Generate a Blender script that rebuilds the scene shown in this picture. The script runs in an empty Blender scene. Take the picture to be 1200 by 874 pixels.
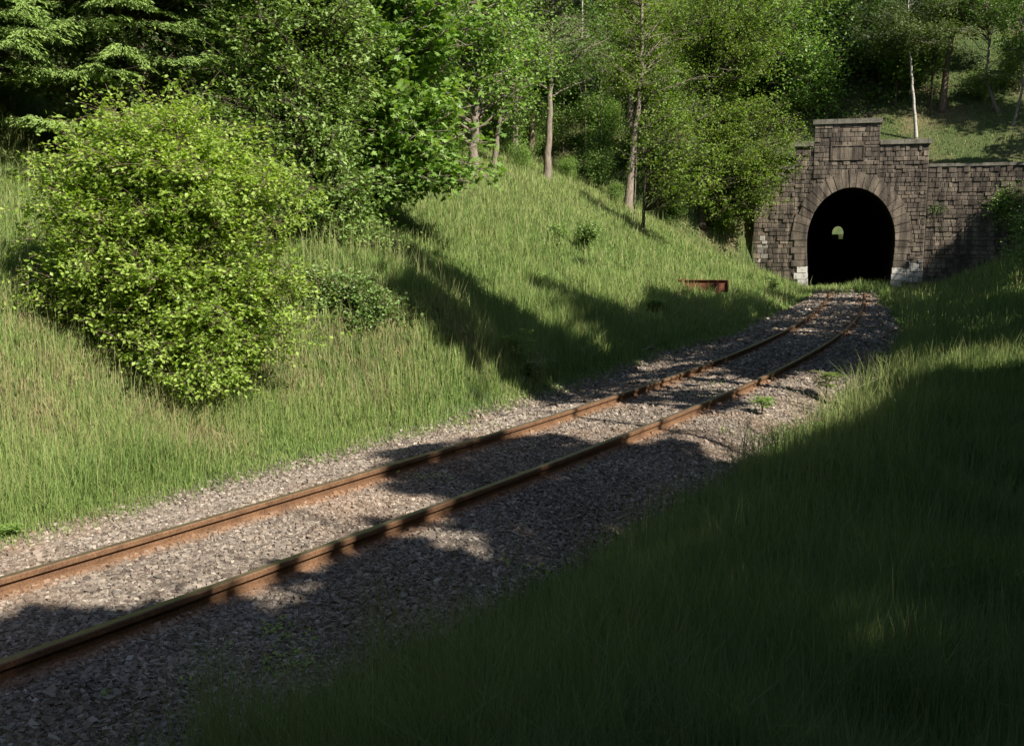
import bpy, math, random
import numpy as np
R_ = math.radians
SC = bpy.context.scene
# ------------------------------------------------------------------ camera, sky, sun, exposure
CAMZ = 2.602; FPX = 1200.0; PITCH = math.atan((437-276)/FPX)
cam = bpy.data.cameras.new('camera'); cam.lens = 36; cam.sensor_width = 36; cam.sensor_fit = 'HORIZONTAL'
cam.clip_start = 0.05; cam.clip_end = 2000
co = bpy.data.objects.new('camera', cam); SC.collection.objects.link(co)
co.location = (0, 0, CAMZ); co.rotation_euler = (math.pi/2-PITCH, 0, 0); SC.camera = co
SUN_EL = R_(43); SUN_H = np.array([0.74, -0.673]); SUN_H /= np.linalg.norm(SUN_H)
SUN = np.array([SUN_H[0]*math.cos(SUN_EL), SUN_H[1]*math.cos(SUN_EL), math.sin(SUN_EL)])
w = bpy.data.worlds.new('World'); SC.world = w; w.use_nodes = True
nt = w.node_tree; nt.nodes.clear()
sky = nt.nodes.new('ShaderNodeTexSky'); sky.sky_type = 'NISHITA'; sky.sun_disc = False
sky.sun_elevation = SUN_EL; sky.sun_rotation = math.atan2(SUN_H[0], SUN_H[1])
bg = nt.nodes.new('ShaderNodeBackground'); bg.inputs[1].default_value = 0.075
wo = nt.nodes.new('ShaderNodeOutputWorld'); nt.links.new(sky.outputs[0], bg.inputs[0]); nt.links.new(bg.outputs[0], wo.inputs[0])
sl = bpy.data.lights.new('sun', 'SUN'); sl.energy = 5.0; sl.angle = R_(0.53); sl.color = (1, 0.93, 0.8)
so = bpy.data.objects.new('sun', sl); SC.collection.objects.link(so)
from mathutils import Vector
so.rotation_euler = Vector(SUN.tolist()).to_track_quat('Z', 'Y').to_euler(); so.location = (20, -20, 30)
SC.view_settings.view_transform = 'Standard'; SC.view_settings.look = 'None'; SC.view_settings.gamma = 1
SC.view_settings.exposure = 0.95
SC.cycles.max_bounces = 6; SC.cycles.diffuse_bounces = 3; SC.cycles.transmission_bounces = 4; SC.cycles.transparent_max_bounces = 4
SC.cycles.caustics_reflective = False; SC.cycles.caustics_refractive = False
SC.cycles.use_denoising = True

# ------------------------------------------------------------------ helpers
class MB:
    """collects geometry; build() links it as ONE mesh object"""
    def __init__(s): s.v=[]; s.q=[]; s.t=[]; s.a=[]; s.b=[]; s.n=0; s.qm=[]; s.tm=[]
    def add(s, v, q=None, t=None, a=0.5, b=0.0, m=0):
        v=np.asarray(v,float).reshape(-1,3)
        if q is not None and len(q): q=np.asarray(q,int).reshape(-1,4); s.q.append(q+s.n); s.qm.append(np.full(len(q),m))
        if t is not None and len(t): t=np.asarray(t,int).reshape(-1,3); s.t.append(t+s.n); s.tm.append(np.full(len(t),m))
        s.v.append(v); s.a.append(np.broadcast_to(np.asarray(a,float),(len(v),)).copy()); s.b.append(np.broadcast_to(np.asarray(b,float),(len(v),)).copy()); s.n+=len(v)
    def mesh(s, name, mats, smooth=False):
        me=bpy.data.meshes.new(name)
        v=np.concatenate(s.v); q=np.concatenate(s.q) if s.q else np.zeros((0,4),int); t=np.concatenate(s.t) if s.t else np.zeros((0,3),int)
        me.vertices.add(len(v)); me.vertices.foreach_set('co', v.astype(np.float32).ravel())
        me.loops.add(q.size+t.size); me.loops.foreach_set('vertex_index', np.r_[q.ravel(), t.ravel()].astype(np.int32))
        me.polygons.add(len(q)+len(t)); me.polygons.foreach_set('loop_start', np.r_[np.arange(len(q))*4, q.size+np.arange(len(t))*3].astype(np.int32))
        mi=np.concatenate(s.qm+s.tm).astype(np.int32) if (s.qm or s.tm) else np.zeros(0,np.int32)
        me.polygons.foreach_set('material_index', mi)
        me.polygons.foreach_set('use_smooth', np.full(len(q)+len(t), smooth))
        for nm,arr in (('rnd',s.a),('mix',s.b)):
            at_=me.attributes.new(nm,'FLOAT','POINT'); at_.data.foreach_set('value', np.concatenate(arr).astype(np.float32))
        me.update(calc_edges=True)
        for m in (mats if isinstance(mats,(list,tuple)) else [mats]): me.materials.append(m)
        return me
    def build(s, name, mats, parent=None, smooth=False, loc=None):
        o=bpy.data.objects.new(name, s.mesh(name, mats, smooth)); SC.collection.objects.link(o)
        if parent is not None: o.parent=parent
        if loc is not None: o.location=loc
        return o
    def box(s, lo, hi, a=0.5, M=None, off=None, m=0, b=0.0):
        x0,y0,z0=lo; x1,y1,z1=hi
        v=np.array([[x0,y0,z0],[x1,y0,z0],[x1,y1,z0],[x0,y1,z0],[x0,y0,z1],[x1,y0,z1],[x1,y1,z1],[x0,y1,z1]],float)
        if M is not None: v=v@np.asarray(M)
        if off is not None: v=v+np.asarray(off)
        s.add(v,[[0,3,2,1],[4,5,6,7],[0,1,5,4],[1,2,6,5],[2,3,7,6],[3,0,4,7]],a=a,m=m,b=b)
    def tube(s, pts, rad, n=5, a=0.5, m=0):
        P=np.asarray(pts,float); rad=np.broadcast_to(np.asarray(rad,float),(len(P),))
        T=np.gradient(P,axis=0); T/=np.linalg.norm(T,axis=1)[:,None]+1e-9
        ref=np.array([0.13,0.31,0.94]) if abs(T[:,2]).mean()<0.8 else np.array([0.96,0.2,0.1])
        A=np.cross(T,ref); A/=np.linalg.norm(A,axis=1)[:,None]+1e-9; B=np.cross(T,A)
        th=np.arange(n)*2*math.pi/n
        V=(P[:,None,:]+rad[:,None,None]*(np.cos(th)[None,:,None]*A[:,None,:]+np.sin(th)[None,:,None]*B[:,None,:])).reshape(-1,3)
        i=np.arange(len(P)-1)[:,None]*n; j=np.arange(n)[None,:]; k=(j+1)%n
        Q=np.stack([i+j,i+k,i+n+k,i+n+j],-1).reshape(-1,4)
        s.add(V,Q,a=a,m=m)
        if n>3:
            s.add(P[[0,-1]],a=a,m=m); c0=s.n-2
            e=len(V); base=s.n-2-e
            jj=np.arange(n); kk=(jj+1)%n
            tt=np.r_[np.stack([base+kk,base+jj,np.full(n,c0)],-1),np.stack([base+e-n+jj,base+e-n+kk,np.full(n,c0+1)],-1)]
            s.t.append(tt); s.tm.append(np.full(len(tt),m))

def tag(o, label=None, cat=None, group=None, kind=None):
    if label: o['label']=label
    if cat: o['category']=cat
    if group: o['group']=group
    if kind: o['kind']=kind
    return o
def empty(name, loc=(0,0,0), rz=0):
    o=bpy.data.objects.new(name,None); SC.collection.objects.link(o); o.location=tuple(float(c) for c in loc); o.rotation_euler=(0,0,rz); o.empty_display_size=.3
    return o

# ------------------------------------------------------------------ materials
def newmat(name, rough=0.8):
    m=bpy.data.materials.new(name); m.use_nodes=True; n=m.node_tree; b=n.nodes['Principled BSDF']; b.inputs['Roughness'].default_value=rough
    b.inputs['Specular IOR Level'].default_value=0.3
    return m,n,b
def ramp(n, stops):
    r=n.nodes.new('ShaderNodeValToRGB'); cr=r.color_ramp
    while len(cr.elements)<len(stops): cr.elements.new(0.5)
    for e,(p,c) in zip(cr.elements,stops): e.position=p; e.color=(*c,1)
    return r
def attr(n, nm):
    a=n.nodes.new('ShaderNodeAttribute'); a.attribute_name=nm; return a.outputs['Fac']
def noise(n, scale, detail=4, rough=0.6, vec=None):
    t=n.nodes.new('ShaderNodeTexNoise'); t.inputs['Scale'].default_value=scale; t.inputs['Detail'].default_value=detail; t.inputs['Roughness'].default_value=rough
    if vec is not None: n.links.new(vec,t.inputs['Vector'])
    return t.outputs['Fac']
def objco(n): return n.nodes.new('ShaderNodeTexCoord').outputs['Object']
def mixc(n, fac, a, b, mode='MIX'):
    m=n.nodes.new('ShaderNodeMix'); m.data_type='RGBA'; m.blend_type=mode
    for sock,val in ((m.inputs[0],fac),(m.inputs[6],a),(m.inputs[7],b)):
        if hasattr(val,'links'): n.links.new(val,sock)
        elif isinstance(val,(tuple,list)): sock.default_value=(*val,1)
        else: sock.default_value=val
    return m.outputs[2]
def bump(n, b, h, strength=0.5, dist=0.02):
    bp=n.nodes.new('ShaderNodeBump'); bp.inputs['Strength'].default_value=strength; bp.inputs['Distance'].default_value=dist
    n.links.new(h,bp.inputs['Height']); n.links.new(bp.outputs[0],b.inputs['Normal'])
def leafmat(name, dark, mid, light, trans=0.35, rough=0.5, spec=0.3):
    m,n,b=newmat(name,rough); b.inputs['Specular IOR Level'].default_value=spec
    r=ramp(n,[(0,dark),(0.5,mid),(1,light)]); n.links.new(attr(n,'rnd'),r.inputs[0]); n.links.new(r.outputs[0],b.inputs['Base Color'])
    tr=n.nodes.new('ShaderNodeBsdfTranslucent'); tc=mixc(n,1.0,r.outputs[0],(1.2,1.25,0.45),'MULTIPLY'); n.links.new(tc,tr.inputs[0])
    ms=n.nodes.new('ShaderNodeMixShader'); ms.inputs[0].default_value=trans
    out=n.nodes['Material Output']; n.links.new(b.outputs[0],ms.inputs[1]); n.links.new(tr.outputs[0],ms.inputs[2]); n.links.new(ms.outputs[0],out.inputs[0])
    return m
def barkmat(name, c1, c2, scale=14):
    m,n,b=newmat(name,0.9); c=objco(n)
    mp=n.nodes.new('ShaderNodeMapping'); mp.inputs['Scale'].default_value=(1,1,0.3); n.links.new(c,mp.inputs[0])
    f=noise(n,scale,6,0.7,mp.outputs[0]); r=ramp(n,[(0.35,c1),(0.65,c2)]); n.links.new(f,r.inputs[0]); n.links.new(r.outputs[0],b.inputs['Base Color'])
    bump(n,b,f,0.8,0.03); return m
LEAF = {
 'hazel': leafmat('hazel_leaf',(0.19,0.29,0.06),(0.34,0.47,0.10),(0.48,0.60,0.17),0.48,0.42,0.35),
 'dark': leafmat('dark_leaf',(0.10,0.17,0.045),(0.2,0.31,0.08),(0.32,0.44,0.15),0.32,0.5,0.3),
 'maple': leafmat('maple_leaf',(0.10,0.19,0.04),(0.2,0.34,0.075),(0.32,0.47,0.13),0.4,0.45,0.3),
 'ash': leafmat('ash_leaf',(0.09,0.15,0.025),(0.16,0.25,0.04),(0.25,0.35,0.07),0.42,0.5,0.25),
 'mid': leafmat('beech_leaf',(0.06,0.12,0.026),(0.115,0.21,0.045),(0.2,0.31,0.075),0.36,0.48,0.3),
 'grey': leafmat('pear_leaf',(0.10,0.16,0.065),(0.18,0.26,0.11),(0.29,0.37,0.2),0.28,0.45,0.4),
 'birch': leafmat('birch_leaf',(0.06,0.09,0.028),(0.09,0.13,0.038),(0.14,0.19,0.06),0.35,0.5,0.25),
 'bramble': leafmat('bramble_leaf',(0.09,0.16,0.045),(0.16,0.26,0.07),(0.26,0.37,0.12),0.3,0.4,0.4),
 'spruce': leafmat('spruce_needle',(0.10,0.16,0.042),(0.20,0.30,0.08),(0.32,0.43,0.13),0.15,0.6,0.2),
}
BARK={'brown':barkmat('brown_bark',(0.09,0.065,0.045),(0.21,0.16,0.115)),
      'grey':barkmat('grey_bark',(0.13,0.105,0.085),(0.30,0.25,0.205)),
      'dark':barkmat('dark_bark',(0.035,0.028,0.02),(0.09,0.07,0.05)),
      'dead':barkmat('dead_wood',(0.2,0.17,0.13),(0.42,0.37,0.3))}
m,n,b=newmat('birch_bark',0.7); c=objco(n); mp=n.nodes.new('ShaderNodeMapping'); mp.inputs['Scale'].default_value=(1,1,4); n.links.new(c,mp.inputs[0])
r=ramp(n,[(0.38,(0.05,0.045,0.04)),(0.46,(0.42,0.39,0.35)),(1,(0.6,0.57,0.52))]); n.links.new(noise(n,3.2,4,0.7,mp.outputs[0]),r.inputs[0]); n.links.new(r.outputs[0],b.inputs['Base Color']); BARK['birch']=m

# ------------------------------------------------------------------ track centre line and terrain
CO=[-3.435718872717941e-08,6.022597144987216e-06,-0.0003350270511759024,0.002388926797018735,0.6698052933710066,-8.120065748914472]
PD=np.array([math.sin(R_(17.4)),math.cos(R_(17.4))]); PN=np.array([PD[1],-PD[0]])   # tunnel axis and its right hand side
_ys=np.arange(6,54.6,0.25); _c=np.c_[np.polyval(CO,_ys),_ys]
_d0=_c[1]-_c[0]; _d0/=np.linalg.norm(_d0)
_pre=_c[0]+_d0*np.arange(-45,0,0.5)[:,None]
_e=_c[-1]; PORT=np.array([18.02,55.0])
_post=PORT+PD*np.arange(0,600,1.0)[:,None]
CL=np.r_[_pre,_c,_post]; k_=np.array([1,2,3,2,1])/9
for _ in range(2):
    CLs=CL.copy(); CLs[2:-2]=sum(kk*CL[i:len(CL)-4+i] for i,kk in enumerate(k_)); CL=CLs
CS=np.r_[0,np.cumsum(np.linalg.norm(np.diff(CL,axis=0),axis=1))]
SP=CS[np.argmin(np.linalg.norm(CL-PORT,axis=1))]
CT=np.gradient(CL,axis=0); CT/=np.linalg.norm(CT,axis=1)[:,None]; CN=np.c_[CT[:,1],-CT[:,0]]
def lat(x,y):
    """signed distance to the centre line (right is positive) and station along it"""
    x=np.atleast_1d(np.asarray(x,float)).ravel(); y=np.atleast_1d(np.asarray(y,float)).ravel(); d=np.empty(len(x)); s=np.empty(len(x))
    lo=CL[:380]
    for i in range(0,len(x),20000):
        X=x[i:i+20000,None]-lo[None,:,0]; Y=y[i:i+20000,None]-lo[None,:,1]
        j=np.argmin(X*X+Y*Y,1); r=np.arange(len(j))
        px_,py_=X[r,j],Y[r,j]
        d[i:i+20000]=px_*CN[j,0]+py_*CN[j,1]; s[i:i+20000]=CS[j]+px_*CT[j,0]+py_*CT[j,1]
    return d,s
def sp_(t,k=1.2): return np.logaddexp(0,t*k)/k
def ss(t): t=np.clip(t,0,1); return t*t*(3-2*t)
_rs=np.random.RandomState(5); WV=[(_rs.uniform(-1,1),_rs.uniform(-1,1),_rs.uniform(0,6)) for _ in range(14)]
def toe(s): return 2.5+.2*ss((s-55)/10)-.35*ss((s-64)/10)-.75*ss((s-76)/14)
def fbm(x,y,L):
    o=0
    for i,(a,b_,p) in enumerate(WV):
        f=(1.0+0.35*i)/L*3; o=o+np.sin((a*x+b_*y)*f+p*3+1.3*np.sin((b_*x-a*y)*f*.6+p))/(1+.35*i)
    return o/4.0
KN=[]     # knolls on the left bank
def height(x,y):
    x=np.atleast_1d(np.asarray(x,float)); y=np.atleast_1d(np.asarray(y,float)); sh=x.shape; x=x.ravel(); y=y.ravel()
    d,s=lat(x,y); a=np.abs(d)
    z=-0.14-0.2*ss((a-1.35)/0.9)+0.02*fbm(x,y,1.5)*ss((a-1)/.5)
    t=-d-3.2
    zl=0.56*(sp_(t)-sp_(-0.*t-2.2))*ss((t+1.2)/1.2)
    zl=np.where(t>9, 0.56*(9-0.05)+0.42*(t-9), zl)
    zl=zl+ss(t/2)*0.16*fbm(x,y,7)
    db=6.8-3.4*ss((s-SP+40)/32)
    zr=-0.10*ss((d-1.9)/1.5)+0.5*sp_(d-db-.6,1.5)*ss((d-db+1)/1.6)+ss((d-2.4)/2)*0.10*fbm(x+9,y,5)
    zr=np.where(d-db>11, zr-0.28*(d-db-11), zr)
    z=z+np.where(d<0,zl,zr)
    for (kx,ky,ka,kr) in KN: z=z+ka*np.exp(-((x-kx)**2+(y-ky)**2)/kr**2)*ss((-d-2.45)/1.3)
    hh=6.0+0.70*(s-SP-0.9)+0.35*fbm(x,y,12)*ss((s-SP-1)/6); hh=hh-0.35*np.maximum(0,d-9)*0
    hh=np.where(hh>24,24+0.45*(hh-24),hh)
    cone=6.0-1.0*(SP-s)-1.7*sp_(d+8.0,1.5)*1.0+0.2*fbm(x,y,9)
    coner=6.0-0.95*(SP-s)-1.7*sp_(13.5-d,1.5)
    zf=np.maximum(z,np.where(d<0,cone,coner))
    z=np.where(s>SP+0.5, np.maximum(hh,z), zf)
    z=np.minimum(z,34+0.02*z)
    return z.reshape(sh)
# cached grid for fast look-ups
GX0,GX1,GY0,GY1,GS=-46.,62.,-26.,112.,0.4
gx=np.arange(GX0,GX1+.01,GS); gy=np.arange(GY0,GY1+.01,GS)
def mkgrid():
    global GZ,GD,GST
    X,Y=np.meshgrid(gx,gy); GZ=height(X,Y); GD,GST=[q.reshape(X.shape) for q in lat(X,Y)]
mkgrid()
def bil(G,x,y):
    u=np.clip((np.asarray(x,float)-GX0)/GS,0,len(gx)-1.001); v=np.clip((np.asarray(y,float)-GY0)/GS,0,len(gy)-1.001)
    i=u.astype(int); j=v.astype(int); u=u-i; v=v-j
    return G[j,i]*(1-u)*(1-v)+G[j,i+1]*u*(1-v)+G[j+1,i]*(1-u)*v+G[j+1,i+1]*u*v
def zg(x,y): return float(bil(GZ,np.array([x]),np.array([y]))[0])
def raydir(px,py):
    px=np.asarray(px,float); py=np.asarray(py,float); xx=(px-600)/FPX; yy=(437-py)/FPX
    D=np.stack([xx,math.cos(PITCH)+yy*math.sin(PITCH),yy*math.cos(PITCH)-math.sin(PITCH)],-1); return D/np.linalg.norm(D,axis=-1,keepdims=True)
def hits(px,py):
    D=raydir(px,py).reshape(-1,3); T=np.concatenate([np.arange(3,60,.15),np.arange(60,110,.5)])
    P=np.array([0,0,CAMZ])+T[None,:,None]*D[:,None,:]; below=P[...,2]<bil(GZ,P[...,0],P[...,1])
    k=np.argmax(below,1); k=np.where(below.any(1),k,len(T)-1); return P[np.arange(len(D)),k]
def at(px,py):
    p=hits([px],[py])[0]; return np.array([p[0],p[1],zg(p[0],p[1])])
def pix(p):
    p=np.asarray(p,float); dz=p[...,2]-CAMZ; Y=p[...,1]*math.cos(PITCH)-dz*math.sin(PITCH); Z=dz*math.cos(PITCH)+p[...,1]*math.sin(PITCH)
    return 600+FPX*p[...,0]/Y, 437-FPX*Z/Y
for kx_,ky_,ka_,kr_ in ((385,400,.95,2.0),(470,430,.75,1.7),(545,450,.45,1.3)):
    q=at(kx_,ky_); KN.append((q[0],q[1],ka_,kr_))
mkgrid()

# ------------------------------------------------------------------ ground meshes
m,n,b=newmat('ground_soil',0.95); c=objco(n)
f1=noise(n,0.35,5,.6,c); f2=noise(n,9,5,.7,c)
r1=ramp(n,[(0.35,(0.045,0.075,0.02)),(0.5,(0.07,0.095,0.028)),(0.66,(0.15,0.125,0.065))]); n.links.new(f1,r1.inputs[0])
r2=ramp(n,[(0.3,(0.5,0.5,0.5)),(0.7,(1.2,1.2,1.2))]); n.links.new(f2,r2.inputs[0])
soil=mixc(n,1.0,r1.outputs[0],r2.outputs[0],'MULTIPLY')
rb=ramp(n,[(0.3,(0.06,0.05,0.042)),(0.5,(0.13,0.105,0.085)),(0.72,(0.23,0.195,0.16))]); n.links.new(noise(n,22,6,.75,c),rb.inputs[0])
rr=mixc(n,attr(n,'rnd'),rb.outputs[0],(0.2,0.11,0.06))
bl=mixc(n,attr(n,'mix'),soil,rr); n.links.new(bl,b.inputs['Base Color']); bump(n,b,noise(n,28,5,.7,c),0.7,0.03)
MGROUND=m
def rust_at(d,s):
    a=np.minimum(np.abs(d-.7535),np.abs(d+.7535)); return 0.6*(1-ss((a-0.05)/0.2))
def ground_mesh():
    mb=MB(); X,Y=np.meshgrid(gx,gy); ny,nx=X.shape
    idx=np.arange(nx*ny).reshape(ny,nx); Q=np.stack([idx[:-1,:-1],idx[:-1,1:],idx[1:,1:],idx[1:,:-1]],-1).reshape(-1,4)
    s=GST.ravel(); d=GD.ravel(); z=GZ.ravel()
    sq=s[Q]; dq=d[Q]; cross=(sq.min(1)<SP+.5)&(sq.max(1)>SP+.5)&(dq.min(1)>-4.95)&(dq.max(1)<12.6)&((z[Q].max(1)-z[Q].min(1))>.9)
    # leave out the steep faces hidden in the thickness of the portal wall
    Q=Q[~cross]
    zz=z-0.0
    mb.add(np.c_[X.ravel(),Y.ravel(),zz],Q,a=rust_at(d,s),b=(1-ss((np.maximum(-d-toe(s),d-2.1)+.3)/.6))*(s<SP+1))
    return mb
tag(ground_mesh().build('ground',MGROUND,smooth=True),kind='structure')
# far terrain round the detailed patch
mb=MB(); fx=np.arange(-640,900,16.); fy=np.arange(-500,900,16.); X,Y=np.meshgrid(fx,fy); ny,nx=X.shape
uu=(X-PORT[0])*PD[0]+(Y-PORT[1])*PD[1]; dd=(X-PORT[0])*PN[0]+(Y-PORT[1])*PN[1]
rad=np.hypot(X-8,Y-40); zf=26+5*np.sin(X/70+1)*np.cos(Y/90)
zf=np.where(rad<58,-3.,zf); zf=np.where(uu>403-6,0.4+0*zf+np.maximum(ss((np.abs(dd)-5)/60),ss((uu-420)/70))*26,zf)
zf=np.where((Y<-20),np.minimum(zf,1.5+0.0*zf+np.abs(dd)*0.02),zf)
idx=np.arange(nx*ny).reshape(ny,nx); Q=np.stack([idx[:-1,:-1],idx[:-1,1:],idx[1:,1:],idx[1:,:-1]],-1).reshape(-1,4)
uq=uu.ravel()[Q]; dq=dd.ravel()[Q]; inn=(X.ravel()[Q].min(1)>GX0-8)&(X.ravel()[Q].max(1)<GX1+8)&(Y.ravel()[Q].min(1)>GY0-8)&(Y.ravel()[Q].max(1)<GY1+8)
cr=(uq.min(1)<404)&(uq.max(1)>380)&(np.abs(dq).min(1)<18)
Q=Q[~(inn|cr)]
mb.add(np.c_[X.ravel(),Y.ravel(),zf.ravel()],Q,a=0,b=0); tag(mb.build('hills',MGROUND,smooth=True),kind='structure')
mb=MB(); o3=np.array([*(PORT+PD*404),1.2]); M3=np.array([[*PN,0],[*PD,0],[0,0,1]])
mb.box((-40,0,-2.5),(40,90,1.9),M=M3,off=o3); tag(mb.build('ground_beyond',MGROUND),kind='structure')

# ------------------------------------------------------------------ mask of lit and shaded ground; the unseen right-hand crowns are shaped to it
U=np.cross(SUN,[0,0,1]); U/=np.linalg.norm(U); V=np.cross(U,SUN)
DARK=[ [(840,-10),(1230,-10),(1230,150),(1160,165),(1100,140),(1040,150),(950,125),(860,150),(800,60)],
 [(0,735),(95,722),(215,708),(235,700),(325,702),(345,674),(408,645),(442,604),(480,604),(545,588),(440,568),(470,548),(498,536),(560,522),(640,523),(700,526),(757,527),(800,532),(840,548),(868,555),(905,545),(985,520),(1050,498),(1120,500),(1700,505),(1700,1040),(-40,1040),(-40,740)],
 [(445,527),(520,520),(510,538),(440,545)],
 [(412,268),(470,290),(530,322),(590,364),(645,402),(690,415),(735,425),(740,436),(715,447),(750,455),(862,460),(865,482),(814,479),(768,472),(700,470),(636,468),(600,448),(540,408),(480,362),(412,330)],
 [(600,306),(650,304),(720,306),(780,340),(850,364),(905,346),(925,358),(870,390),(800,412),(745,425),(690,402),(620,342)],
 [(870,386),(1010,386),(1075,392),(1075,420),(985,436),(930,430),(890,442),(850,425)],
 [(1040,462),(1120,452),(1700,450),(1700,505),(1050,500)], [(1075,392),(1700,392),(1700,424),(1075,418)], [(1085,372),(1085,345),(1150,338),(1160,372)], [(915,360),(1010,364),(1050,375),(1050,384),(1000,376),(920,370)], [(945,337),(1060,338),(1060,345),(945,343)],
 [(1060,322),(1120,285),(1165,240),(1700,215),(1700,330),(1150,330),(1100,345),(1100,362),(1700,366),(1700,425),(1050,420),(1040,345)] ]
LITOVER=[ [(765,280),(925,280),(900,350),(765,352)], [(640,483),(866,488),(862,522),(800,520),(700,518),(640,514)], [(700,300),(770,330),(740,372),(660,345),(640,318)], [(760,442),(862,418),(866,455),(800,452)], [(900,384),(1040,388),(1040,394),(890,393)], [(225,715),(245,690),(300,688),(322,702),(300,722)], [(0,800),(60,775),(60,800),(0,830)], [(430,622),(470,612),(530,630),(575,655),(555,662),(480,640)], [(790,424),(850,412),(860,420),(800,430)] ]
def inpoly(px,py,poly):
    r=np.zeros(px.shape,bool); n_=len(poly)
    for i in range(n_):
        x1,y1=poly[i]; x2,y2=poly[(i+1)%n_]
        c_=((y1>py)!=(y2>py))&(px<(x2-x1)*(py-y1)/((y2-y1) if y2!=y1 else 1e-9)+x1); r^=c_
    return r
MS=0.2; MU0,MV0=-60.,-60.; MW=600
MASK=np.zeros((MW,MW),np.int8)      # 0 free, 1 lit, 2 shade
def uvcell(P): return np.clip(((P@U-MU0)/MS).astype(int),1,MW-2),np.clip(((P@V-MV0)/MS).astype(int),1,MW-2)
GPX,GPY=np.meshgrid(np.arange(-30,1700,3.),np.arange(0,1030,3.)); gp=GPX.ravel(); gq=GPY.ravel()
HP=hits(gp,gq)
# rays that meet the portal wall first
Dn=raydir(gp,gq).reshape(-1,3); den=Dn[:,:2]@PD; tt=(PORT@PD)/np.maximum(den,1e-6); WP=np.array([0,0,CAMZ])+Dn*tt[:,None]
onw=(np.linalg.norm(HP[:,:2],axis=1)>np.linalg.norm(WP[:,:2],axis=1)-.3)&(np.abs((WP[:,:2]-PORT)@PN-3.5)<9)&(WP[:,2]<9)
HP=np.where(onw[:,None],WP,HP)
dk=np.zeros(len(gp),bool); _j=np.random.RandomState(3); _jx=gp+_j.normal(0,6,len(gp)); _jy=gq+_j.normal(0,4.5,len(gp))
for pl in DARK: dk|=inpoly(_jx,_jy,pl)
for pl in LITOVER: dk&=~inpoly(_jx,_jy,pl)
iu,iv=uvcell(HP); far_=HP[:,1]<100
VD=np.zeros((MW,MW)); VL=np.zeros((MW,MW)); OK_=far_&(gp<1240)&(gq<890)&((gq>190)|(gp<700)); nf=HP[:,1]<13
for du in (-1,0,1):
    for dv in (-1,0,1):
        c0=(du==dv==0); k=dk&far_&(c0|((du>=0)&(dv>=0))|(gq>880)|(gp>1200)); np.add.at(VD,(iu[k]+du,iv[k]+dv),1.0 if c0 else .15)
        k=~dk&OK_&(c0|nf); np.add.at(VL,(iu[k]+du,iv[k]+dv),1.0 if c0 else .35)
FR=VD/np.maximum(VD+VL,1e-6); CAPM=np.full((MW,MW),2); k=dk&(HP[:,1]<17); CAPM[iu[k],iv[k]]=6; RN=np.random.RandomState(12).rand(MW,MW)*.8+.1
MASK[(VD+VL>0)&(FR>RN)]=2; MASK[(VD+VL>0)&(FR<=RN)]=1
# the left-hand trees and the bush stand in full sun
for (x0,x1,y0,y1,z0,z1) in [(-12,-1,12,26,1,14),(-3,8,30,52,3,16)]:
    P=np.stack(np.meshgrid(np.arange(x0,x1,.3),np.arange(y0,y1,.5),np.arange(z0,z1,.3)),-1).reshape(-1,3); a_,b_=uvcell(P); k=MASK[a_,b_]==0; MASK[a_[k],b_[k]]=1
def shade_ok(P):
    a_,b_=uvcell(P); return MASK[a_,b_]!=1

# ------------------------------------------------------------------ rails
m,n,b=newmat('rusty_rail',0.55); c=objco(n); r=ramp(n,[(0.3,(0.11,0.06,0.035)),(0.7,(0.22,0.125,0.07))]); n.links.new(noise(n,5,6,.7,c),r.inputs[0])
r2=ramp(n,[(0.4,(0.7,0.7,0.7)),(0.6,(1.1,1.1,1.1))]); n.links.new(noise(n,60,3,.6,c),r2.inputs[0]); n.links.new(mixc(n,1,r.outputs[0],r2.outputs[0],'MULTIPLY'),b.inputs['Base Color']); bump(n,b,noise(n,90,3,.6,c),.3,.004); MRAIL=m
m,n,b=newmat('worn_rail_top',0.38); b.inputs['Metallic'].default_value=.6; r=ramp(n,[(0.3,(0.16,0.12,0.08)),(0.7,(0.24,0.19,0.13))]); n.links.new(noise(n,12,4,.6,objco(n)),r.inputs[0]); n.links.new(r.outputs[0],b.inputs['Base Color']); MTOP=m
PROF=np.array([(-.068,-.145),(.068,-.145),(.068,-.135),(.03,-.122),(.010,-.112),(.009,-.052),(.038,-.045),(.038,-.008),(.03,0.0),(-.03,0.0),(-.038,-.008),(-.038,-.045),(-.009,-.052),(-.010,-.112),(-.03,-.122),(-.068,-.135)])
sel=(CS>CS[0]+10)&(CS<SP+60)
for off,lab in ((-.7535,'rusty rail of the railway line on the side towards the sunny meadow'),(.7535,'rusty rail of the railway line on the side towards the dark grass')):
    P=(CL+CN*off)[sel]; N_=CN[sel]; mb=MB(); k=len(PROF)
    V_=np.concatenate([np.c_[P+N_*px_,np.full(len(P),pz)][:,None,:] for px_,pz in PROF],1).reshape(-1,3)
    i=np.arange(len(P)-1)[:,None]*k; j=np.arange(k)[None,:]; jj=(j+1)%k
    Q=np.stack([i+j,i+jj,i+k+jj,i+k+j],-1)
    mb.add(V_,Q[:,[x for x in range(k) if x!=8]].reshape(-1,4),a=.5,m=0)
    mb.q.append(Q[:,8].reshape(-1,4)); mb.qm.append(np.full(len(P)-1,1))
    tag(mb.build('rail',[MRAIL,MTOP]),lab,'rail','pair of rails of the track')

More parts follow.
